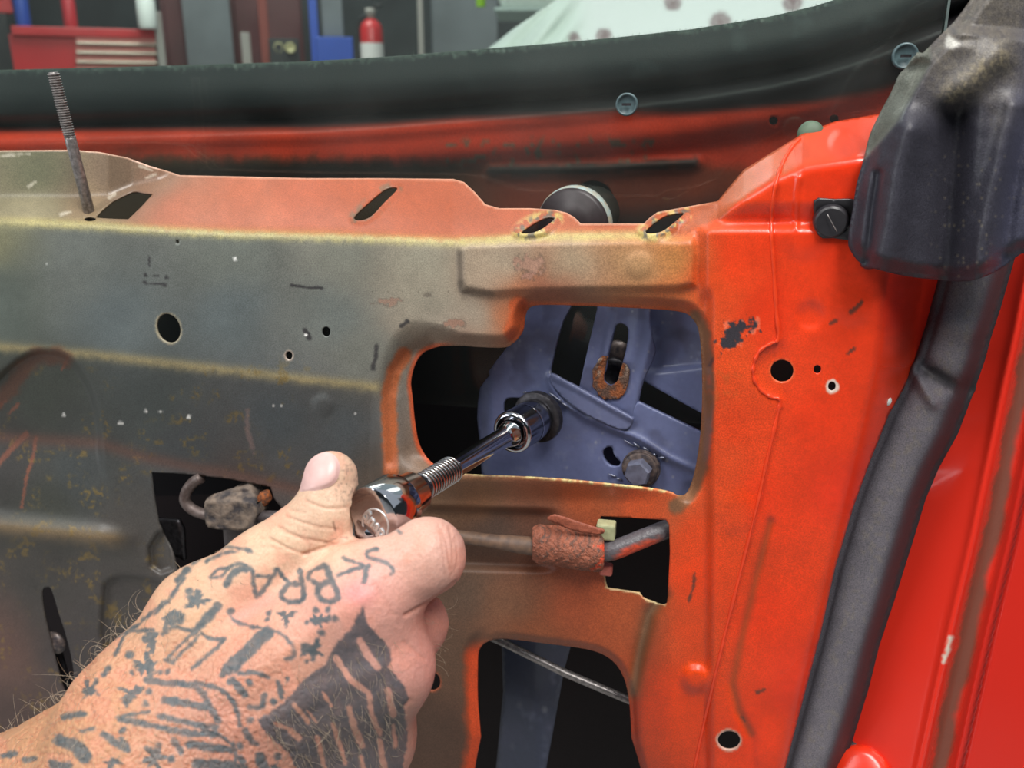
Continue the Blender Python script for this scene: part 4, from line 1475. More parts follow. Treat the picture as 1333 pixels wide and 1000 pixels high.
def surface_nets(v):
    s = v < 0
    nx, ny, nz = v.shape
    cs = np.zeros((nx - 1, ny - 1, nz - 1), np.int8)
    for i in (0, 1):
        for j in (0, 1):
            for k in (0, 1):
                cs += s[i:nx - 1 + i, j:ny - 1 + j, k:nz - 1 + k]
    act = (cs > 0) & (cs < 8)
    idx = -np.ones(act.shape, np.int64)
    C = np.argwhere(act)
    idx[act] = np.arange(len(C))
    acc = np.zeros((len(C), 3))
    cnt = np.zeros(len(C))
    corners = [(i, j, k) for i in (0, 1) for j in (0, 1) for k in (0, 1)]
    for a in corners:
        for ax_ in range(3):
            if a[ax_] == 0:
                b = list(a)
                b[ax_] = 1
                va = v[C[:, 0] + a[0], C[:, 1] + a[1], C[:, 2] + a[2]]
                vb = v[C[:, 0] + b[0], C[:, 1] + b[1], C[:, 2] + b[2]]
                m = (va < 0) != (vb < 0)
                t = np.where(m, va / (va - vb + 1e-12), 0)
                p = np.array(a, float)[None] + 0 * acc
                p[:, ax_] = t
                acc[m] += p[m]
                cnt[m] += 1
    V = C + acc / cnt[:, None]
    Q = []
    for ax_ in range(3):
        o1, o2 = (ax_ + 1) % 3, (ax_ + 2) % 3
        sl0 = [slice(None)] * 3
        sl1 = [slice(None)] * 3
        sl0[ax_] = slice(0, -1)
        sl1[ax_] = slice(1, None)
        ch = s[tuple(sl0)] != s[tuple(sl1)]
        E_ = np.argwhere(ch)
        E_ = E_[(E_[:, o1] > 0) & (E_[:, o2] > 0) & (E_[:, o1] < v.shape[o1] - 1) & (E_[:, o2] < v.shape[o2] - 1)]
        ins = s[tuple(E_.T)]
        q = []
        for (d1, d2) in ((-1, -1), (0, -1), (0, 0), (-1, 0)):
            e = E_.copy()
            e[:, o1] += d1
            e[:, o2] += d2
            q.append(idx[tuple(e.T)])
        q = np.stack(q, 1)
        q[~ins] = q[~ins][:, ::-1]
        Q.append(q)
    return V, np.concatenate(Q)


# the fist closes round the handle and head: keep their room free
for pa, pb, rr in ((Pt[0], Pt[-1], .0100), (A0 + axis * .020, A0 + axis * .004, .0146)):
    ba = pb - pa
    hh = np.clip(((gx - pa[0]) * ba[0] + (gy - pa[1]) * ba[1] + (gz - pa[2]) * ba[2]) / float(ba @ ba), 0, 1).astype(np.float32)
    q = np.sqrt((gx - pa[0] - hh * ba[0]) ** 2 + (gy - pa[1] - hh * ba[1]) ** 2 + (gz - pa[2] - hh * ba[2]) ** 2) - rr
    field = np.maximum(field, -q)
del q, hh
HV, HQ = surface_nets(field)
HV = lo + HV * vox
del GV, field, fing
def relax(V, Q, it, fac=.5):
    E_ = np.concatenate([Q[:, [0, 1]], Q[:, [1, 2]], Q[:, [2, 3]], Q[:, [3, 0]]])
    n = np.bincount(E_[:, 0], minlength=len(V)) + np.bincount(E_[:, 1], minlength=len(V))
    for _ in range(it):
        S_ = np.stack([np.bincount(E_[:, 0], V[E_[:, 1], k], len(V)) + np.bincount(E_[:, 1], V[E_[:, 0], k], len(V)) for k in range(3)], 1)
        V = V + fac * (S_ / np.maximum(n, 1)[:, None] - V)
    return V


def quad_split(V, Q):
    n = len(V)
    E_ = np.sort(np.concatenate([Q[:, [0, 1]], Q[:, [1, 2]], Q[:, [2, 3]], Q[:, [3, 0]]]), 1)
    key, inv = np.unique(E_[:, 0] * n + E_[:, 1], return_inverse=True)
    mid = (V[key // n] + V[key % n]) / 2
    m = len(Q)
    e = [n + inv[k * m:(k + 1) * m] for k in range(4)]
    c = n + len(key) + np.arange(m)
    W_ = np.concatenate([V, mid, V[Q].mean(1)])
    R_ = np.concatenate([np.stack([Q[:, 0], e[0], c, e[3]], 1), np.stack([e[0], Q[:, 1], e[1], c], 1), np.stack([c, e[1], Q[:, 2], e[2]], 1), np.stack([e[3], c, e[2], Q[:, 3]], 1)])
    return W_, R_


def vnormals(V, Q):
    n = np.cross(V[Q[:, 2]] - V[Q[:, 0]], V[Q[:, 3]] - V[Q[:, 1]])
    N_ = np.zeros_like(V)
    for k in range(4):
        for d in range(3):
            N_[:, d] += np.bincount(Q[:, k], n[:, d], len(V))
    return N_ / (np.linalg.norm(N_, axis=1)[:, None] + 1e-12)


HV = relax(HV, HQ, 3)
HV, HQ = quad_split(HV, HQ)
HV = relax(HV, HQ, 2)
nv = len(HV)
HN = vnormals(HV, HQ)
HF = HQ.tolist()
hx, hy = pix(HV)
vd = CAM - HV
vd /= np.linalg.norm(vd, axis=1)[:, None]
facing = (HN * vd).sum(1)
vis = ss(-.15, .15, facing)
# visible-side only in depth too: nearest layer of the fist (fingers behind keep plain skin)
near = np.ones(nv)

# skin creases as real relief
cr = np.zeros(nv)
CRE = [([(398, 652), (425, 662), (455, 660)], 2, .5), ([(372, 672), (405, 684), (440, 690)], 2, .45), ([(362, 686), (392, 700), (432, 708)], 2.2, .5), ([(350, 700), (380, 716), (402, 722)], 2, .5),
       ([(395, 722), (425, 712), (470, 700), (490, 694)], 2.6, .9), ([(366, 692), (400, 706), (402, 720)], 1.6, .4), ([(378, 664), (396, 668)], 2, .3),
       ([(576, 690), (582, 710), (586, 740)], 2, .4), ([(584, 686), (590, 712), (588, 748)], 2, .4), ([(592, 700), (596, 724), (592, 744)], 1.6, .3), ([(570, 680), (576, 705), (580, 750)], 1.6, .25),
       ([(528, 801), (548, 790), (572, 774), (592, 757)], 2.4, 1.0), ([(487, 760), (500, 778), (512, 800)], 3, .3), ([(462, 830), (500, 850)], 3, .15),
       ([(526, 836), (540, 848), (553, 858)], 2.4, .5), ([(533, 912), (522, 924)], 3, .6), ([(285, 722), (330, 712), (380, 716)], 2, .2), ([(338, 700), (360, 706)], 1.6, .3)]
for pl, w, a in CRE:
    cr += a * np.exp(-(seg_d(hx, hy, smooth_poly(pl, 4, False)) / w) ** 2)
# wrist lines run across the arm
tt_ = (hx * .5 + hy * -.86)
ll = vn((hx * .86 + hy * .50) / 9 + fbm(hx, hy, 40, 131) * 3, (hx * .5 - hy * .86) / 60, 132)
wr_ = ss(470, 300, hx) * ss(780, 900, hy)
cr += .35 * wr_ * ss(.62, .78, ll)
leather = fbm(hx + hy * .3, hy, 9, 133, 3)
kn = np.exp(-(np.hypot(hx - 470, hy - 785) / 40) ** 2) * 0
rdg = np.abs(fbm((hx * .8 + hy * .6) * 1.5, (hy * .8 - hx * .6), 8, 135, 2) - .5) * 2
relief = -.0009 * cr + .0003 * (leather - .5) + .00055 * ss(0, .25, rdg) * (.12 + .88 * wr_) - .0011 * (fbm(hx, hy, 45, 134) - .5) * -1
# tendons
for pl in ([(300, 900), (400, 830), (470, 780)], [(330, 950), (420, 900), (495, 868)]):
    relief += .0010 * np.exp(-(seg_d(hx, hy, pl) / 14) ** 2)
HV = HV + HN * (relief * vis)[:, None]

SKC = np.array([(430, 610, 216, 176, 148), (435, 660, 222, 180, 150), (360, 710, 226, 186, 152), (300, 720, 222, 176, 142), (430, 720, 232, 190, 158), (540, 710, 220, 166, 146), (590, 720, 208, 152, 136),
                (470, 765, 222, 148, 138), (500, 790, 216, 150, 134), (560, 810, 196, 134, 118), (545, 860, 216, 146, 132), (400, 790, 220, 156, 136), (330, 780, 224, 166, 138), (340, 860, 212, 146, 120),
                (250, 800, 214, 164, 128), (200, 850, 212, 156, 120), (230, 900, 212, 148, 120), (150, 930, 214, 152, 112), (80, 960, 210, 150, 108), (280, 930, 208, 144, 122), (420, 930, 196, 140, 116), (500, 950, 200, 140, 120), (330, 980, 206, 140, 118)], float)
sc = scatter_col(hx, hy, SKC, 30, 1.6) * .96 + np.array([4., 10., 12.])
sc *= (1 - .07 * ss(800, 960, hy))[:, None]
blotch = fbm(hx, hy, 22, 141)
over(sc, (226, 150, 128), ss(.5, .75, blotch) * .35)
over(sc, (196, 132, 100), ss(.55, .8, fbm(hx, hy, 6, 142, 2)) * .22 * wr_)
over(sc, (232, 128, 130), np.exp(-(np.hypot((hx - 466) / 20, (hy - 772) / 14)) ** 2) * .5)
over(sc, (228, 140, 132), np.exp(-(seg_d(hx, hy, [(310, 805), (350, 782)]) / 12) ** 2) * .45)
over(sc, (176, 112, 92), np.clip(cr, 0, 1) * .34)
over(sc, (178, 112, 88), ss(.16, .02, rdg) * (.08 + .42 * wr_))
over(sc, (120, 88, 76), ss(2.0, .8, seg_d(hx, hy, [(434, 681), (437, 692)])) * .6 + ss(3, 1, seg_d(hx, hy, [(424, 706), (440, 700), (452, 700)]) + (blotch - .5) * 6) * .5)
dirt = ss(.6, .72, fbm(hx, hy, 3.5, 143, 2)) * np.exp(-(np.hypot(hx - 455, hy - 630) / 26) ** 2)
over(sc, (110, 92, 84), dirt * .55)
# tattoos: strokes (polyline, width), dots, patches
TS = [([(329, 742), (335, 776), (360, 742)], 6), ([(334, 750), (356, 750)], 4.5), ([(312, 734), (329, 740)], 4), ([(360, 741), (378, 760)], 5), ([(391, 744), (396, 779), (381, 784), (368, 779), (368, 769), (378, 760), (393, 762)], 6.5),
      ([(423, 736), (440, 778), (423, 782), (415, 774), (418, 762), (432, 758)], 7), ([(423, 736), (405, 746), (404, 755), (418, 762)], 5),
      ([(440, 749), (473, 737)], 5), ([(447, 726), (480, 739)], 4.5), ([(480, 737), (473, 758)], 6), ([(493, 716), (478, 718), (480, 727), (500, 731), (512, 741), (509, 747)], 4.5), ([(500, 693), (512, 690), (523, 694)], 2.5),
      ([(274, 712), (300, 711), (327, 718)], 3.5), ([(268, 731), (290, 720), (306, 718)], 4), ([(274, 753), (285, 742), (312, 734)], 4), ([(274, 753), (288, 750), (298, 738)], 4), ([(295, 761), (306, 744), (326, 740)], 8), ([(250, 735), (262, 722)], 4),
      ([(244, 742), (232, 756)], 8), ([(253, 822), (284, 789)], 11), ([(216, 860), (250, 824)], 4), ([(226, 862), (260, 826)], 4), ([(216, 860), (226, 863)], 4), ([(301, 795), (303, 806), (327, 816), (354, 821), (372, 829), (383, 842), (383, 855), (374, 857)], 4),
      ([(348, 824), (322, 848), (297, 872)], 17), ([(297, 872), (290, 880)], 8), ([(312, 868), (305, 876)], 5), ([(212, 826), (225, 817), (245, 820), (253, 823)], 4), ([(262, 824), (273, 832), (294, 833)], 4), ([(294, 833), (251, 870)], 5),
      ([(150, 831), (172, 822), (201, 820)], 4), ([(216, 782), (185, 809), (163, 828), (150, 853)], 4), ([(240, 752), (222, 778), (200, 800)], 4), ([(313, 877), (333, 875), (350, 881)], 5), ([(305, 885), (312, 894), (320, 905)], 9), ([(345, 903), (341, 919), (326, 921)], 6),
      ([(363, 888), (367, 908)], 7), ([(192, 886), (227, 890), (256, 894), (269, 910), (284, 938)], 8), ([(256, 890), (291, 899), (306, 916), (313, 943)], 6), ([(214, 912), (242, 916), (269, 921)], 10), ([(154, 934), (194, 927)], 5),
      ([(157, 936), (207, 947), (245, 954), (282, 954)], 8), ([(207, 932), (256, 943), (282, 947)], 7), ([(256, 943), (302, 967), (306, 996)], 5), ([(247, 969), (302, 976)], 10), ([(256, 994), (308, 997)], 13), ([(159, 963), (168, 976)], 7),
      ([(227, 966), (236, 978)], 9), ([(84, 934), (110, 930)], 8), ([(135, 879), (142, 872)], 5), ([(106, 953), (120, 948)], 5), ([(135, 957), (165, 974)], 9), ([(70, 996), (90, 998)], 12), ([(5, 985), (20, 983)], 8), ([(34, 990), (46, 988)], 6), ([(80, 965), (100, 972), (112, 985)], 17),
      ([(320, 950), (330, 966)], 9), ([(338, 985), (345, 1000)], 14), ([(312, 985), (318, 1000)], 8), ([(128, 886), (122, 895)], 4)]
TD = [(372, 803, 10), (416, 808, 11), (407, 846, 10), (351, 798, 4), (348, 808, 3), (428, 794, 4), (439, 804, 4), (400, 810, 3.5), (399, 862, 3.5), (301, 797, 5), (198, 835, 12), (170, 853, 5.5), (190, 868, 11), (172, 876, 3.5), (209, 875, 3.5), (219, 875, 4),
      (223, 804, 11), (258, 782, 11), (326, 888, 4.5), (374, 884, 3.5), (357, 913, 4.5), (326, 937, 4.5), (172, 903, 12), (195, 901, 4.5), (190, 916, 4.5), (200, 986, 15), (223, 989, 5), (116, 898, 8), (160, 951, 5), (313, 970, 5), (335, 968, 4), (362, 985, 5), (355, 1000, 9), (146, 993, 9), (420, 822, 5), (412, 795, 4), (247, 770, 5), (300, 888, 4)]
ink = np.zeros(nv)
wob = (fbm(hx, hy, 5, 151, 2) - .5)
ex, ey = hx + (fbm(hx, hy, 14, 152) - .5) * 3, hy + (fbm(hx, hy, 14, 153) - .5) * 3
for pl, w in TS:
    d = seg_d(ex, ey, smooth_poly(pl, 3, False) if len(pl) > 2 else pl)
    ink = np.maximum(ink, ss(w * .5 + 2.4, w * .5 - 2.0, d + wob * 4))
for (x, y, r) in TD:
    th = np.arctan2(ey - y, ex - x)
    k = 1 + ((.16 * np.cos(5 * th + x) + 1.5 * (vn(np.cos(th) * 2.2 + x, np.sin(th) * 2.2 + y, 156) - .55)) if r > 7.5 else 0)
    ink = np.maximum(ink, ss(r + 2.0, r - 2.2, np.hypot(ex - x, ey - y) / np.maximum(k, .4) + wob * (4 if r < 7 else 9)))
PATCH = [(473, 789), (479, 813), (492, 826), (507, 844), (510, 857), (505, 868), (523, 888), (532, 910), (526, 921), (528, 938), (530, 956), (528, 978), (522, 1030), (400, 1040), (385, 1000), (374, 978), (348, 956), (335, 936), (362, 920), (378, 905), (400, 879), (422, 866), (437, 839), (455, 820)]
pt = ss(1.6, -1.6, sd(ex, ey, PATCH) + wob * 4) * .97
for pl, w in (([(468, 835), (478, 850), (492, 868)], 9), ([(437, 857), (455, 880), (474, 898)], 8), ([(479, 901), (484, 928), (494, 954)], 7), ([(455, 921), (462, 946), (471, 970)], 8), ([(434, 943), (440, 966), (449, 994)], 6), ([(413, 960), (418, 982), (424, 1003)], 6), ([(384, 916), (402, 941)], 6),
              ([(505, 899), (512, 930)], 8), ([(512, 945), (515, 972)], 6), ([(494, 965), (501, 1003)], 8), ([(470, 985), (475, 1006)], 6), ([(378, 950), (388, 960)], 8), ([(360, 940), (374, 946)], 6), ([(420, 900), (432, 918)], 4), ([(400, 925), (412, 940)], 3)):
    pt = np.minimum(pt, 1 - .9 * ss(w * .5 + 1.5, w * .5 - 1.2, seg_d(ex, ey, smooth_poly(pl, 3, False) if len(pl) > 2 else pl) + wob * 3))
front = vis * ss(0, .12, facing)
# ink only on the near surface of the hand
zc = (HV - CAM) @ f_
bv = BVHTree.FromPolygons(HV.tolist(), HF)
cand = np.where((np.maximum(ink, pt) > .02) & (facing > 0))[0]
blocked = np.zeros(nv, bool)
for i in cand:
    dirv = HV[i] - CAM
    L = np.linalg.norm(dirv)
    h = bv.ray_cast(Vector(CAM), Vector(dirv / L), L - .003)
    if h[0] is not None:
        blocked[i] = True
front = front * (~blocked)
fade = .64 + .36 * fbm(hx, hy, 6, 154)
over(sc, (78, 90, 96), ink * front * fade * (1 - .35 * np.clip(cr, 0, 1)))
over(sc, (74, 77, 84), pt * front * (.70 + .24 * fbm(hx, hy, 9, 155)))
rgba = np.empty((nv, 4))
rgba[:, :3] = lin(sc[:, :3])
rgba[:, 3] = .46
person = add('person', HV, HF, M_SKIN, None, True, rgba)
meta(person, 'tattooed left hand and forearm gripping the chrome ratchet, thumb pointing up', 'person')
bv = BVHTree.FromPolygons(HV.tolist(), HF)


def hit(px, py):
    d = rays(px, py)
    d = d / np.linalg.norm(d)
    h = bv.ray_cast(Vector(CAM), Vector(d))
    return None if h[0] is None else (np.array(h[0]), np.array(h[1]), d)


# thumb nail
NAIL = smooth_poly([(391, 641), (394, 622), (399, 606), (408, 595), (421, 589), (433, 591), (441, 601), (442, 614), (438, 626), (428, 634), (410, 639)], 4)
gx_, gy_ = np.meshgrid(np.arange(388, 446, 1.5), np.arange(586, 645, 1.5))
co = [Vector((p[0], -p[1])) for p in NAIL]
ins = sd(gx_.ravel(), gy_.ravel(), NAIL) < -.8
co += [Vector((x, -y)) for x, y in zip(gx_.ravel()[ins], gy_.ravel()[ins])]
n0 = len(NAIL)
vs, es, fs, *_ = delaunay_2d_cdt(co, [(i, (i + 1) % n0) for i in range(n0)], [], 1, 1e-5)
P2 = np.array([(v[0], -v[1]) for v in vs])
dd = []
for x, y in P2:
    h = hit(x, y)
    dd.append(np.nan if h is None else np.linalg.norm(h[0] - CAM))
dd = np.array(dd)
qx, qy = (P2[:, 0] - 416) / 25, (P2[:, 1] - 614) / 25
Mq = np.stack([np.ones_like(qx), qx, qy, qx * qx, qx * qy, qy * qy], 1)
okq = ~np.isnan(dd)
cf = np.linalg.lstsq(Mq[okq], dd[okq], rcond=None)[0]
ee = np.maximum(-sd(P2[:, 0], P2[:, 1], NAIL), 0)
dq = np.where(okq, np.minimum(Mq @ cf, np.where(okq, dd, 9)), Mq @ cf) * .5 + (Mq @ cf) * .5 - .0004 - .0007 * ss(0, 5, ee)
dirq = rays(P2[:, 0], P2[:, 1])
V = CAM + dirq / np.linalg.norm(dirq, axis=1)[:, None] * dq[:, None]
add('thumb_nail', V, [list(q) for q in fs], M_NAIL, person, True, label='pale pink thumb nail')
# body hair
hv, hf = [], []


def hair(p, dirs, L, curl, w):
    pts = [p]
    d = dirs / np.linalg.norm(dirs)
    ax = np.cross(d, [random.gauss(0, 1) for _ in range(3)])
    ax /= np.linalg.norm(ax) + 1e-9
    ns_ = 7
    for k in range(ns_):
        d = d + np.cross(ax, d) * curl / ns_
        d /= np.linalg.norm(d)
        pts.append(pts[-1] + d * L / ns_)
    P = np.array(pts)
    for k in range(len(P) - 1):
        pass
    V, Fc = tube(P, np.linspace(w, w * .3, len(P)), 3, False)
    b = len(hv)
    hv.extend(V.tolist())
    hf.extend([[i + b for i in q] for q in Fc])


edge = np.where((np.abs(facing) < .25) & (hx > 5) & (hx < 330) & (hy > 690) & (hy < 985) & (hy < 960 - (hx) * .55))[0]
wts = ss(260, 120, hx[edge]) * .9 + .10
wts = wts / wts.sum()
for i in rng.choice(edge, 74, p=wts):
    hair(HV[i], HN[i] + np.array([random.gauss(-.2, .5), random.gauss(-.2, .3), random.gauss(.3, .5)]), random.uniform(.004, .019) * (1 if hx[i] < 190 else .4), random.uniform(-3.2, 3.2), .00010)
front_i = np.where((facing > .3) & (hx > 20) & (hx < 520) & (hy > 730) & (hy < 998) & ~((hx > 330) & (hy < 830)))[0]
wt2 = .15 + 1.6 * (pt[front_i] > .3) + .25 * (hx[front_i] < 250)
wt2 = wt2 / wt2.sum()
for i in rng.choice(front_i, 620, p=wt2):
    tdir = np.array([random.gauss(.45, .35), -.1, random.gauss(-.75, .35)])
    tdir = tdir - HN[i] * (tdir @ HN[i])
    hair(HV[i], tdir + HN[i] * .35, random.uniform(.003, .010), random.uniform(-1.4, 1.4), .00009)
edge2 = np.where((np.abs(facing) < .3) & (hx > 540) & (hy > 790) & (hy < 870))[0]
for i in rng.choice(edge2, 14):
    hair(HV[i], HN[i] + np.array([.6, 0, random.gauss(-.5, .4)]), random.uniform(.004, .009), random.uniform(-2, 2), .00008)
ho = add('arm_hair', hv, hf, M_HAIR, person)
ho['kind'] = 'stuff'

# ------------------------------------------------------------------ things beyond the glass
# white fender cover draped over a bench behind the door
cl = thing('fender_cover', at(860, 90, .85), 'bright white fender cover cloth printed with round brown emblems behind the glass', 'cloth')
clo = smooth_poly([(622, 80), (650, 52), (676, 32), (704, 14), (736, -10), (800, -60), (1300, -90), (1700, -90), (1720, 200), (1300, 200), (900, 170), (622, 140)], 3)


def H_cl(px, py):
    h = .85 + .0018 * (60 - py)
    h += .012 * np.sin((px + (py - 30) * .9) / 5.5) * ss(770, 720, px) + .012 * np.sin(px / 60. + py / 80.)
    h += .10 * ss(720, 640, px)
    return h


def paint_cl(px, py):
    c = np.zeros((len(px), 3))
    c[:] = (206, 212, 210)
    over(c, (190, 204, 195), ss(780, 730, px) * .8)
    n = fbm(px, py, 5, 161, 2)
    for (x, y, r) in ((876, 4, 13), (786, 46, 12), (748, 49, 9), (938, 29, 17), (1032, 3, 16), (1110, -30, 15)):
        d = np.hypot(px - x, (py - y) * 1.1)
        over(c, (122, 104, 106), (ss(r, r * .7, d + (n - .5) * 6) * .45 + np.exp(-((d - r * .62) / (r * .22)) ** 2) * .35 + ss(r * .45, r * .2, d + (n - .5) * 5) * .5))
    o = np.empty((len(px), 4))
    o[:, :3] = lin(c)
    o[:, 3] = .9
    return o


sheet('cover_cloth', clo, [], H_cl, paint_cl, 4, .003, mat_paint('white_cloth', .03, 300, .1, 200), cl)


def S(Y, py=50):
    return float(depth(np.float64(600), np.float64(py), Y)) / FPX


def plane_for(xc, Y, py=50):
    """Front plane of a unit at column xc whose front face stands at Y, turned square to the aisle it faces."""
    P0 = at(np.float64(xc), np.float64(py), Y)
    rz = -(math.atan((xc - 666.5) / FPX) + YAW)
    return P0, rz


def pbox(name, x0, y0, x1, y1, pl, dep, m, parent=None, bev=.004, to_floor=False, off=0.0, label=None):
    """A real box whose front spans about these pixels on plane pl (or on a plane of its own at distance pl)."""
    P0, rz = plane_for((x0 + x1) / 2, pl) if not isinstance(pl, tuple) else pl
    n = np.array([-math.sin(rz), math.cos(rz), 0])
    t_ = np.array([math.cos(rz), math.sin(rz), 0])
    P0 = P0 + n * off

    def h(px, py):
        d = rays(np.float64(px), np.float64(py))
        return CAM + d * (((P0 - CAM) @ n) / (d @ n))
    xm, ym = (x0 + x1) / 2, (y0 + y1) / 2
    wd = (h(x1, ym) - h(x0, ym)) @ t_
    za, zb = h(xm, y0)[2], h(xm, y1)[2]
    if to_floor:
        zb = 0.0
    c = h(xm, ym)
    c = np.array([c[0], c[1], (za + zb) / 2]) + n * dep / 2
    return bevel(add(name, *boxm(c, (wd, dep, za - zb), rz), m, parent, False, label=label), bev)


def base_of(xc, Y):
    p = at(np.float64(xc), np.float64(100), Y)
    return np.array([p[0], p[1], 0.0])


m_red = mat('tool_chest_red', (186, 40, 44), .3, 0, noise=.05, nscale=8)
m_dred = mat('dark_red_enamel', (84, 34, 38), .4, 0, noise=.1, nscale=8)
m_alu = mat('drawer_trim', (216, 208, 190), .35, .4, noise=.04)
m_pink = mat('drawer_front', (196, 120, 112), .35, 0, noise=.05, nscale=20)
m_blue = mat('blue_enamel', (40, 78, 170), .4, 0, noise=.05, nscale=10)
m_grey = mat('machine_grey', (104, 110, 114), .5, 0, noise=.1, nscale=6)
m_black = mat('shop_black', (34, 38, 40), .6, 0, noise=.1, nscale=8)
m_post = mat('post_grey', (150, 146, 140), .5, 0, noise=.05)

tch = thing('tool_chest', base_of(113, 3.0), 'red tool chest with pale trimmed drawers at left beyond the glass', 'tool chest')
tpl = plane_for(113, 3.0)
pbox('chest_body', 20, 47, 207, 120, tpl, .45, m_red, tch, to_floor=True, off=.03)
pbox('top_tray', 18, 36, 208, 48, tpl, .5, m_red, tch)
for i in range(5):
    y0 = 48 + i * 12
    d = pbox('drawer', 100, y0 + .5, 204, y0 + 11, tpl, .03, m_pink, tch, off=.01)
    pbox('drawer_pull', 100, y0 + 7.6, 205, y0 + 10.2, tpl, .02, m_alu, d, .003, off=-.008)
pbox('corner_post', 205, 15, 215, 120, tpl, .06, m_post, tch, to_floor=True, off=-.02, label='pale corner post')


def bottle(name, x, y0, y1, w, Y, m, label, cat, cap=None, group=None):
    p0 = at(np.float64(x), np.float64(y1), Y)
    p1 = at(np.float64(x), np.float64(y0), Y)
    Hh = p1[2] - p0[2]
    r = w * S(Y) / 2
    V, Fc = lathe(p0, p0 + [0, 0, 1], [(0, r * .9), (.01, r), (Hh * .72, r), (Hh * .84, r * .6), (Hh * .88, r * .35), (Hh * .9, r * .35)], 24)
    th = thing(name, p0, label, cat, group)
    sharp(add('bottle_body', V, Fc, m, th), 40)
    V, Fc = lathe(p0 + [0, 0, Hh * .88], p0 + [0, 0, 2], [(0, r * .45), (Hh * .12, r * .42)], 20)
    sharp(add('cap', V, Fc, cap or m, th), 40)
    return th


m_pred = mat('red_plastic', (190, 44, 54), .4)
bottle('spray_bottle', 193, -14, 37, 25, 3.1, M_WHITE, 'white bottle standing on the right end of the red tool chest', 'bottle', m_black)
bottle('oil_bottle', 93, -14, 36, 18, 3.1, m_pred, 'red bottle standing on the red tool chest', 'bottle', M_WHITE)
bottle('spray_can', 32, -30, 37, 20, 3.2, m_blue, 'blue can standing at the left end of the red tool chest', 'can', m_black)
meta(pbox('side_cabinet', -60, 16, 17, 120, 3.25, .35, m_black, to_floor=True), 'black side cabinet left of the red tool chest', 'cabinet')
meta(pbox('parts_box', -40, -10, 15, 16, 3.27, .2, m_red), 'red parts box at the far upper left behind the glass', 'box')
cab = thing('storage_cabinet', base_of(307, 3.9), 'dark burgundy storage cabinet standing right of the red tool chest', 'cabinet')
cpl = plane_for(307, 3.9)
pbox('cabinet_body', 212, -60, 396, 120, cpl, .4, m_dred, cab, to_floor=True, off=.03)
pbox('cabinet_door', 216, -55, 303, 120, cpl, .03, m_dred, cab, to_floor=True)
pbox('cabinet_door', 307, -55, 392, 120, cpl, .03, m_dred, cab, to_floor=True)
meta(pbox('grey_reflection_box', 240, -40, 302, 120, 3.6, .2, m_grey, to_floor=True), 'grey box standing in for a reflection before the burgundy cabinet', 'machine')  # added box that imitates a grey reflection in the glass
m_rust2 = mat('brown_red_post', (128, 56, 46), .5)
meta(pbox('jack_post', 338, -40, 350, 120, 3.4, .05, m_rust2, to_floor=True), 'slim brown-red post in front of the burgundy cabinet', 'post')
meta(pbox('stand_post', 316, 42, 328, 120, 3.45, .05, m_post, to_floor=True), 'short pale post beside the brown-red post', 'post')
gp = thing('gauge_panel', base_of(371, 3.3), 'dark box with two round pale gauges beside the blue frame', 'gauge panel')
pbox('panel_box', 352, 50, 392, 120, 3.32, .1, m_black, gp, to_floor=True)
for x in (363, 378):
    p = at(np.float64(x), np.float64(62), 3.31)
    tow = CAM - p
    V, Fc = lathe(p - tow * .01, CAM, [(0, 7 * S(3.3)), (.045, 7 * S(3.3)), (.047, 5.6 * S(3.3)), (.043, 5.2 * S(3.3)), (.043, .001)], 24)
    add('gauge', V, Fc, mat('gauge_cream', (196, 190, 140), .4), gp)
bl = thing('engine_crane', base_of(430, 3.2), 'blue steel upright and base frame left of the fire extinguisher', 'stand')
pbox('upright', 403, -60, 414, 120, 3.2, .08, m_blue, bl, to_floor=True)
pbox('base_box', 413, 48, 461, 120, 3.2, .2, m_blue, bl, to_floor=True)
pbox('grey_drum', 418, -20, 446, 48, 3.25, .15, m_grey, bl)
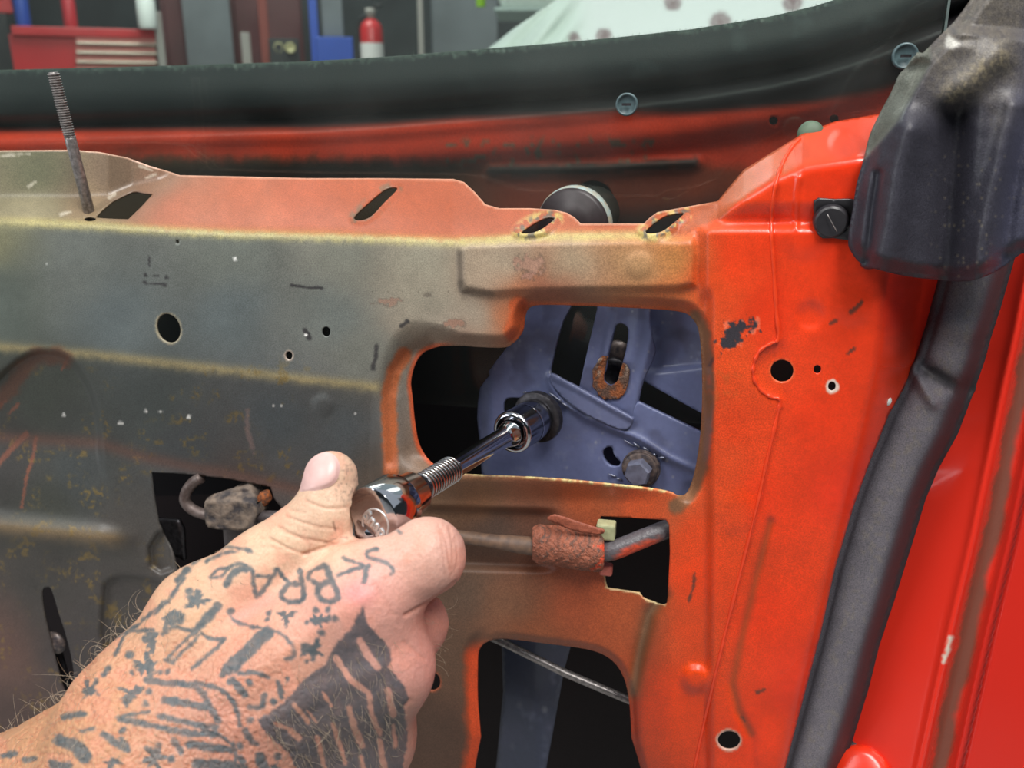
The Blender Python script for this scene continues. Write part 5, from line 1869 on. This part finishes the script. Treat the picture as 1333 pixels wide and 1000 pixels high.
# fire extinguisher
p0 = at(np.float64(487), np.float64(120), 3.0)
fe_s = S(3.0)
fe = thing('fire_extinguisher', p0, 'red fire extinguisher with white label standing beside the blue frame', 'fire extinguisher')
top = at(np.float64(487), np.float64(24), 3.0)[2] - p0[2]
r = 15 * fe_s
V, Fc = lathe(p0, p0 + [0, 0, 1], [(0, r * .9), (.01, r), (top * .86, r), (top * .94, r * .8), (top, r * .35)], 32)
add('cylinder', V, Fc, m_red, fe)
V, Fc = lathe(p0 + [0, 0, top * .12], p0 + [0, 0, 2], [(0, r * 1.02), (top * .55, r * 1.02)], 32, False)
add('label_band', V, Fc, mat('label_white', (226, 224, 220), .5), fe, label='white label band')
V, Fc = lathe(p0 + [0, 0, top], p0 + [0, 0, 2], [(-.01, r * .4), (.015, r * .4), (.02, r * .5), (.035, r * .45)], 20)
add('valve', V, Fc, m_post, fe)
Pq = np.array([p0 + [-.01, 0, top + .03], p0 + [.03, -.01, top + .045], p0 + [.05, -.01, top + .04]])
V, Fc = tube(Pq, .006, 8)
add('lever', V, Fc, m_black, fe)
Pq = smooth_poly([p0 + [-.01, -.01, top + .01], p0 + [-.045, -.01, top - .01], p0 + [-.055, -.01, top * .6], p0 + [-.05, -.01, top * .3]], 5, False)
V, Fc = tube(Pq, .007, 8)
add('hose', V, Fc, m_black, fe)
# stand carrying the extinguisher
meta(pbox('extinguisher_stand', 462, 120, 520, 200, 2.93, .2, m_black, to_floor=True), 'black stand under the fire extinguisher', 'stand')
meta(pbox('rack_post', 544, -60, 551, 120, 3.4, .06, m_post, to_floor=True), 'slim grey rack post right of the fire extinguisher', 'post')
meta(pbox('grey_machine', 562, -60, 648, 120, 3.6, .4, m_grey, to_floor=True), 'large hazy grey machine cabinet behind the white cloth', 'machine')
tub = thing('plastic_tub', at(np.float64(680), np.float64(12), 1.3), 'white plastic tub rim above the pleated end of the white cloth', 'tub')
ppl = plane_for(691, 1.6)
pbox('tub_wall', 648, -60, 735, 12, ppl, .25, mat('tub_plastic', (205, 218, 210), .4), tub, .02, off=.01)
pbox('tub_rim', 643, 9, 740, 15, ppl, .27, mat('tub_rim_plastic', (168, 186, 180), .4), tub, .005)
bottle('marker_bottle', 626, -40, 9, 12, 2.2, mat('lime_plastic', (150, 205, 40), .4), 'lime green bottle left of the white plastic tub', 'bottle', m_black)
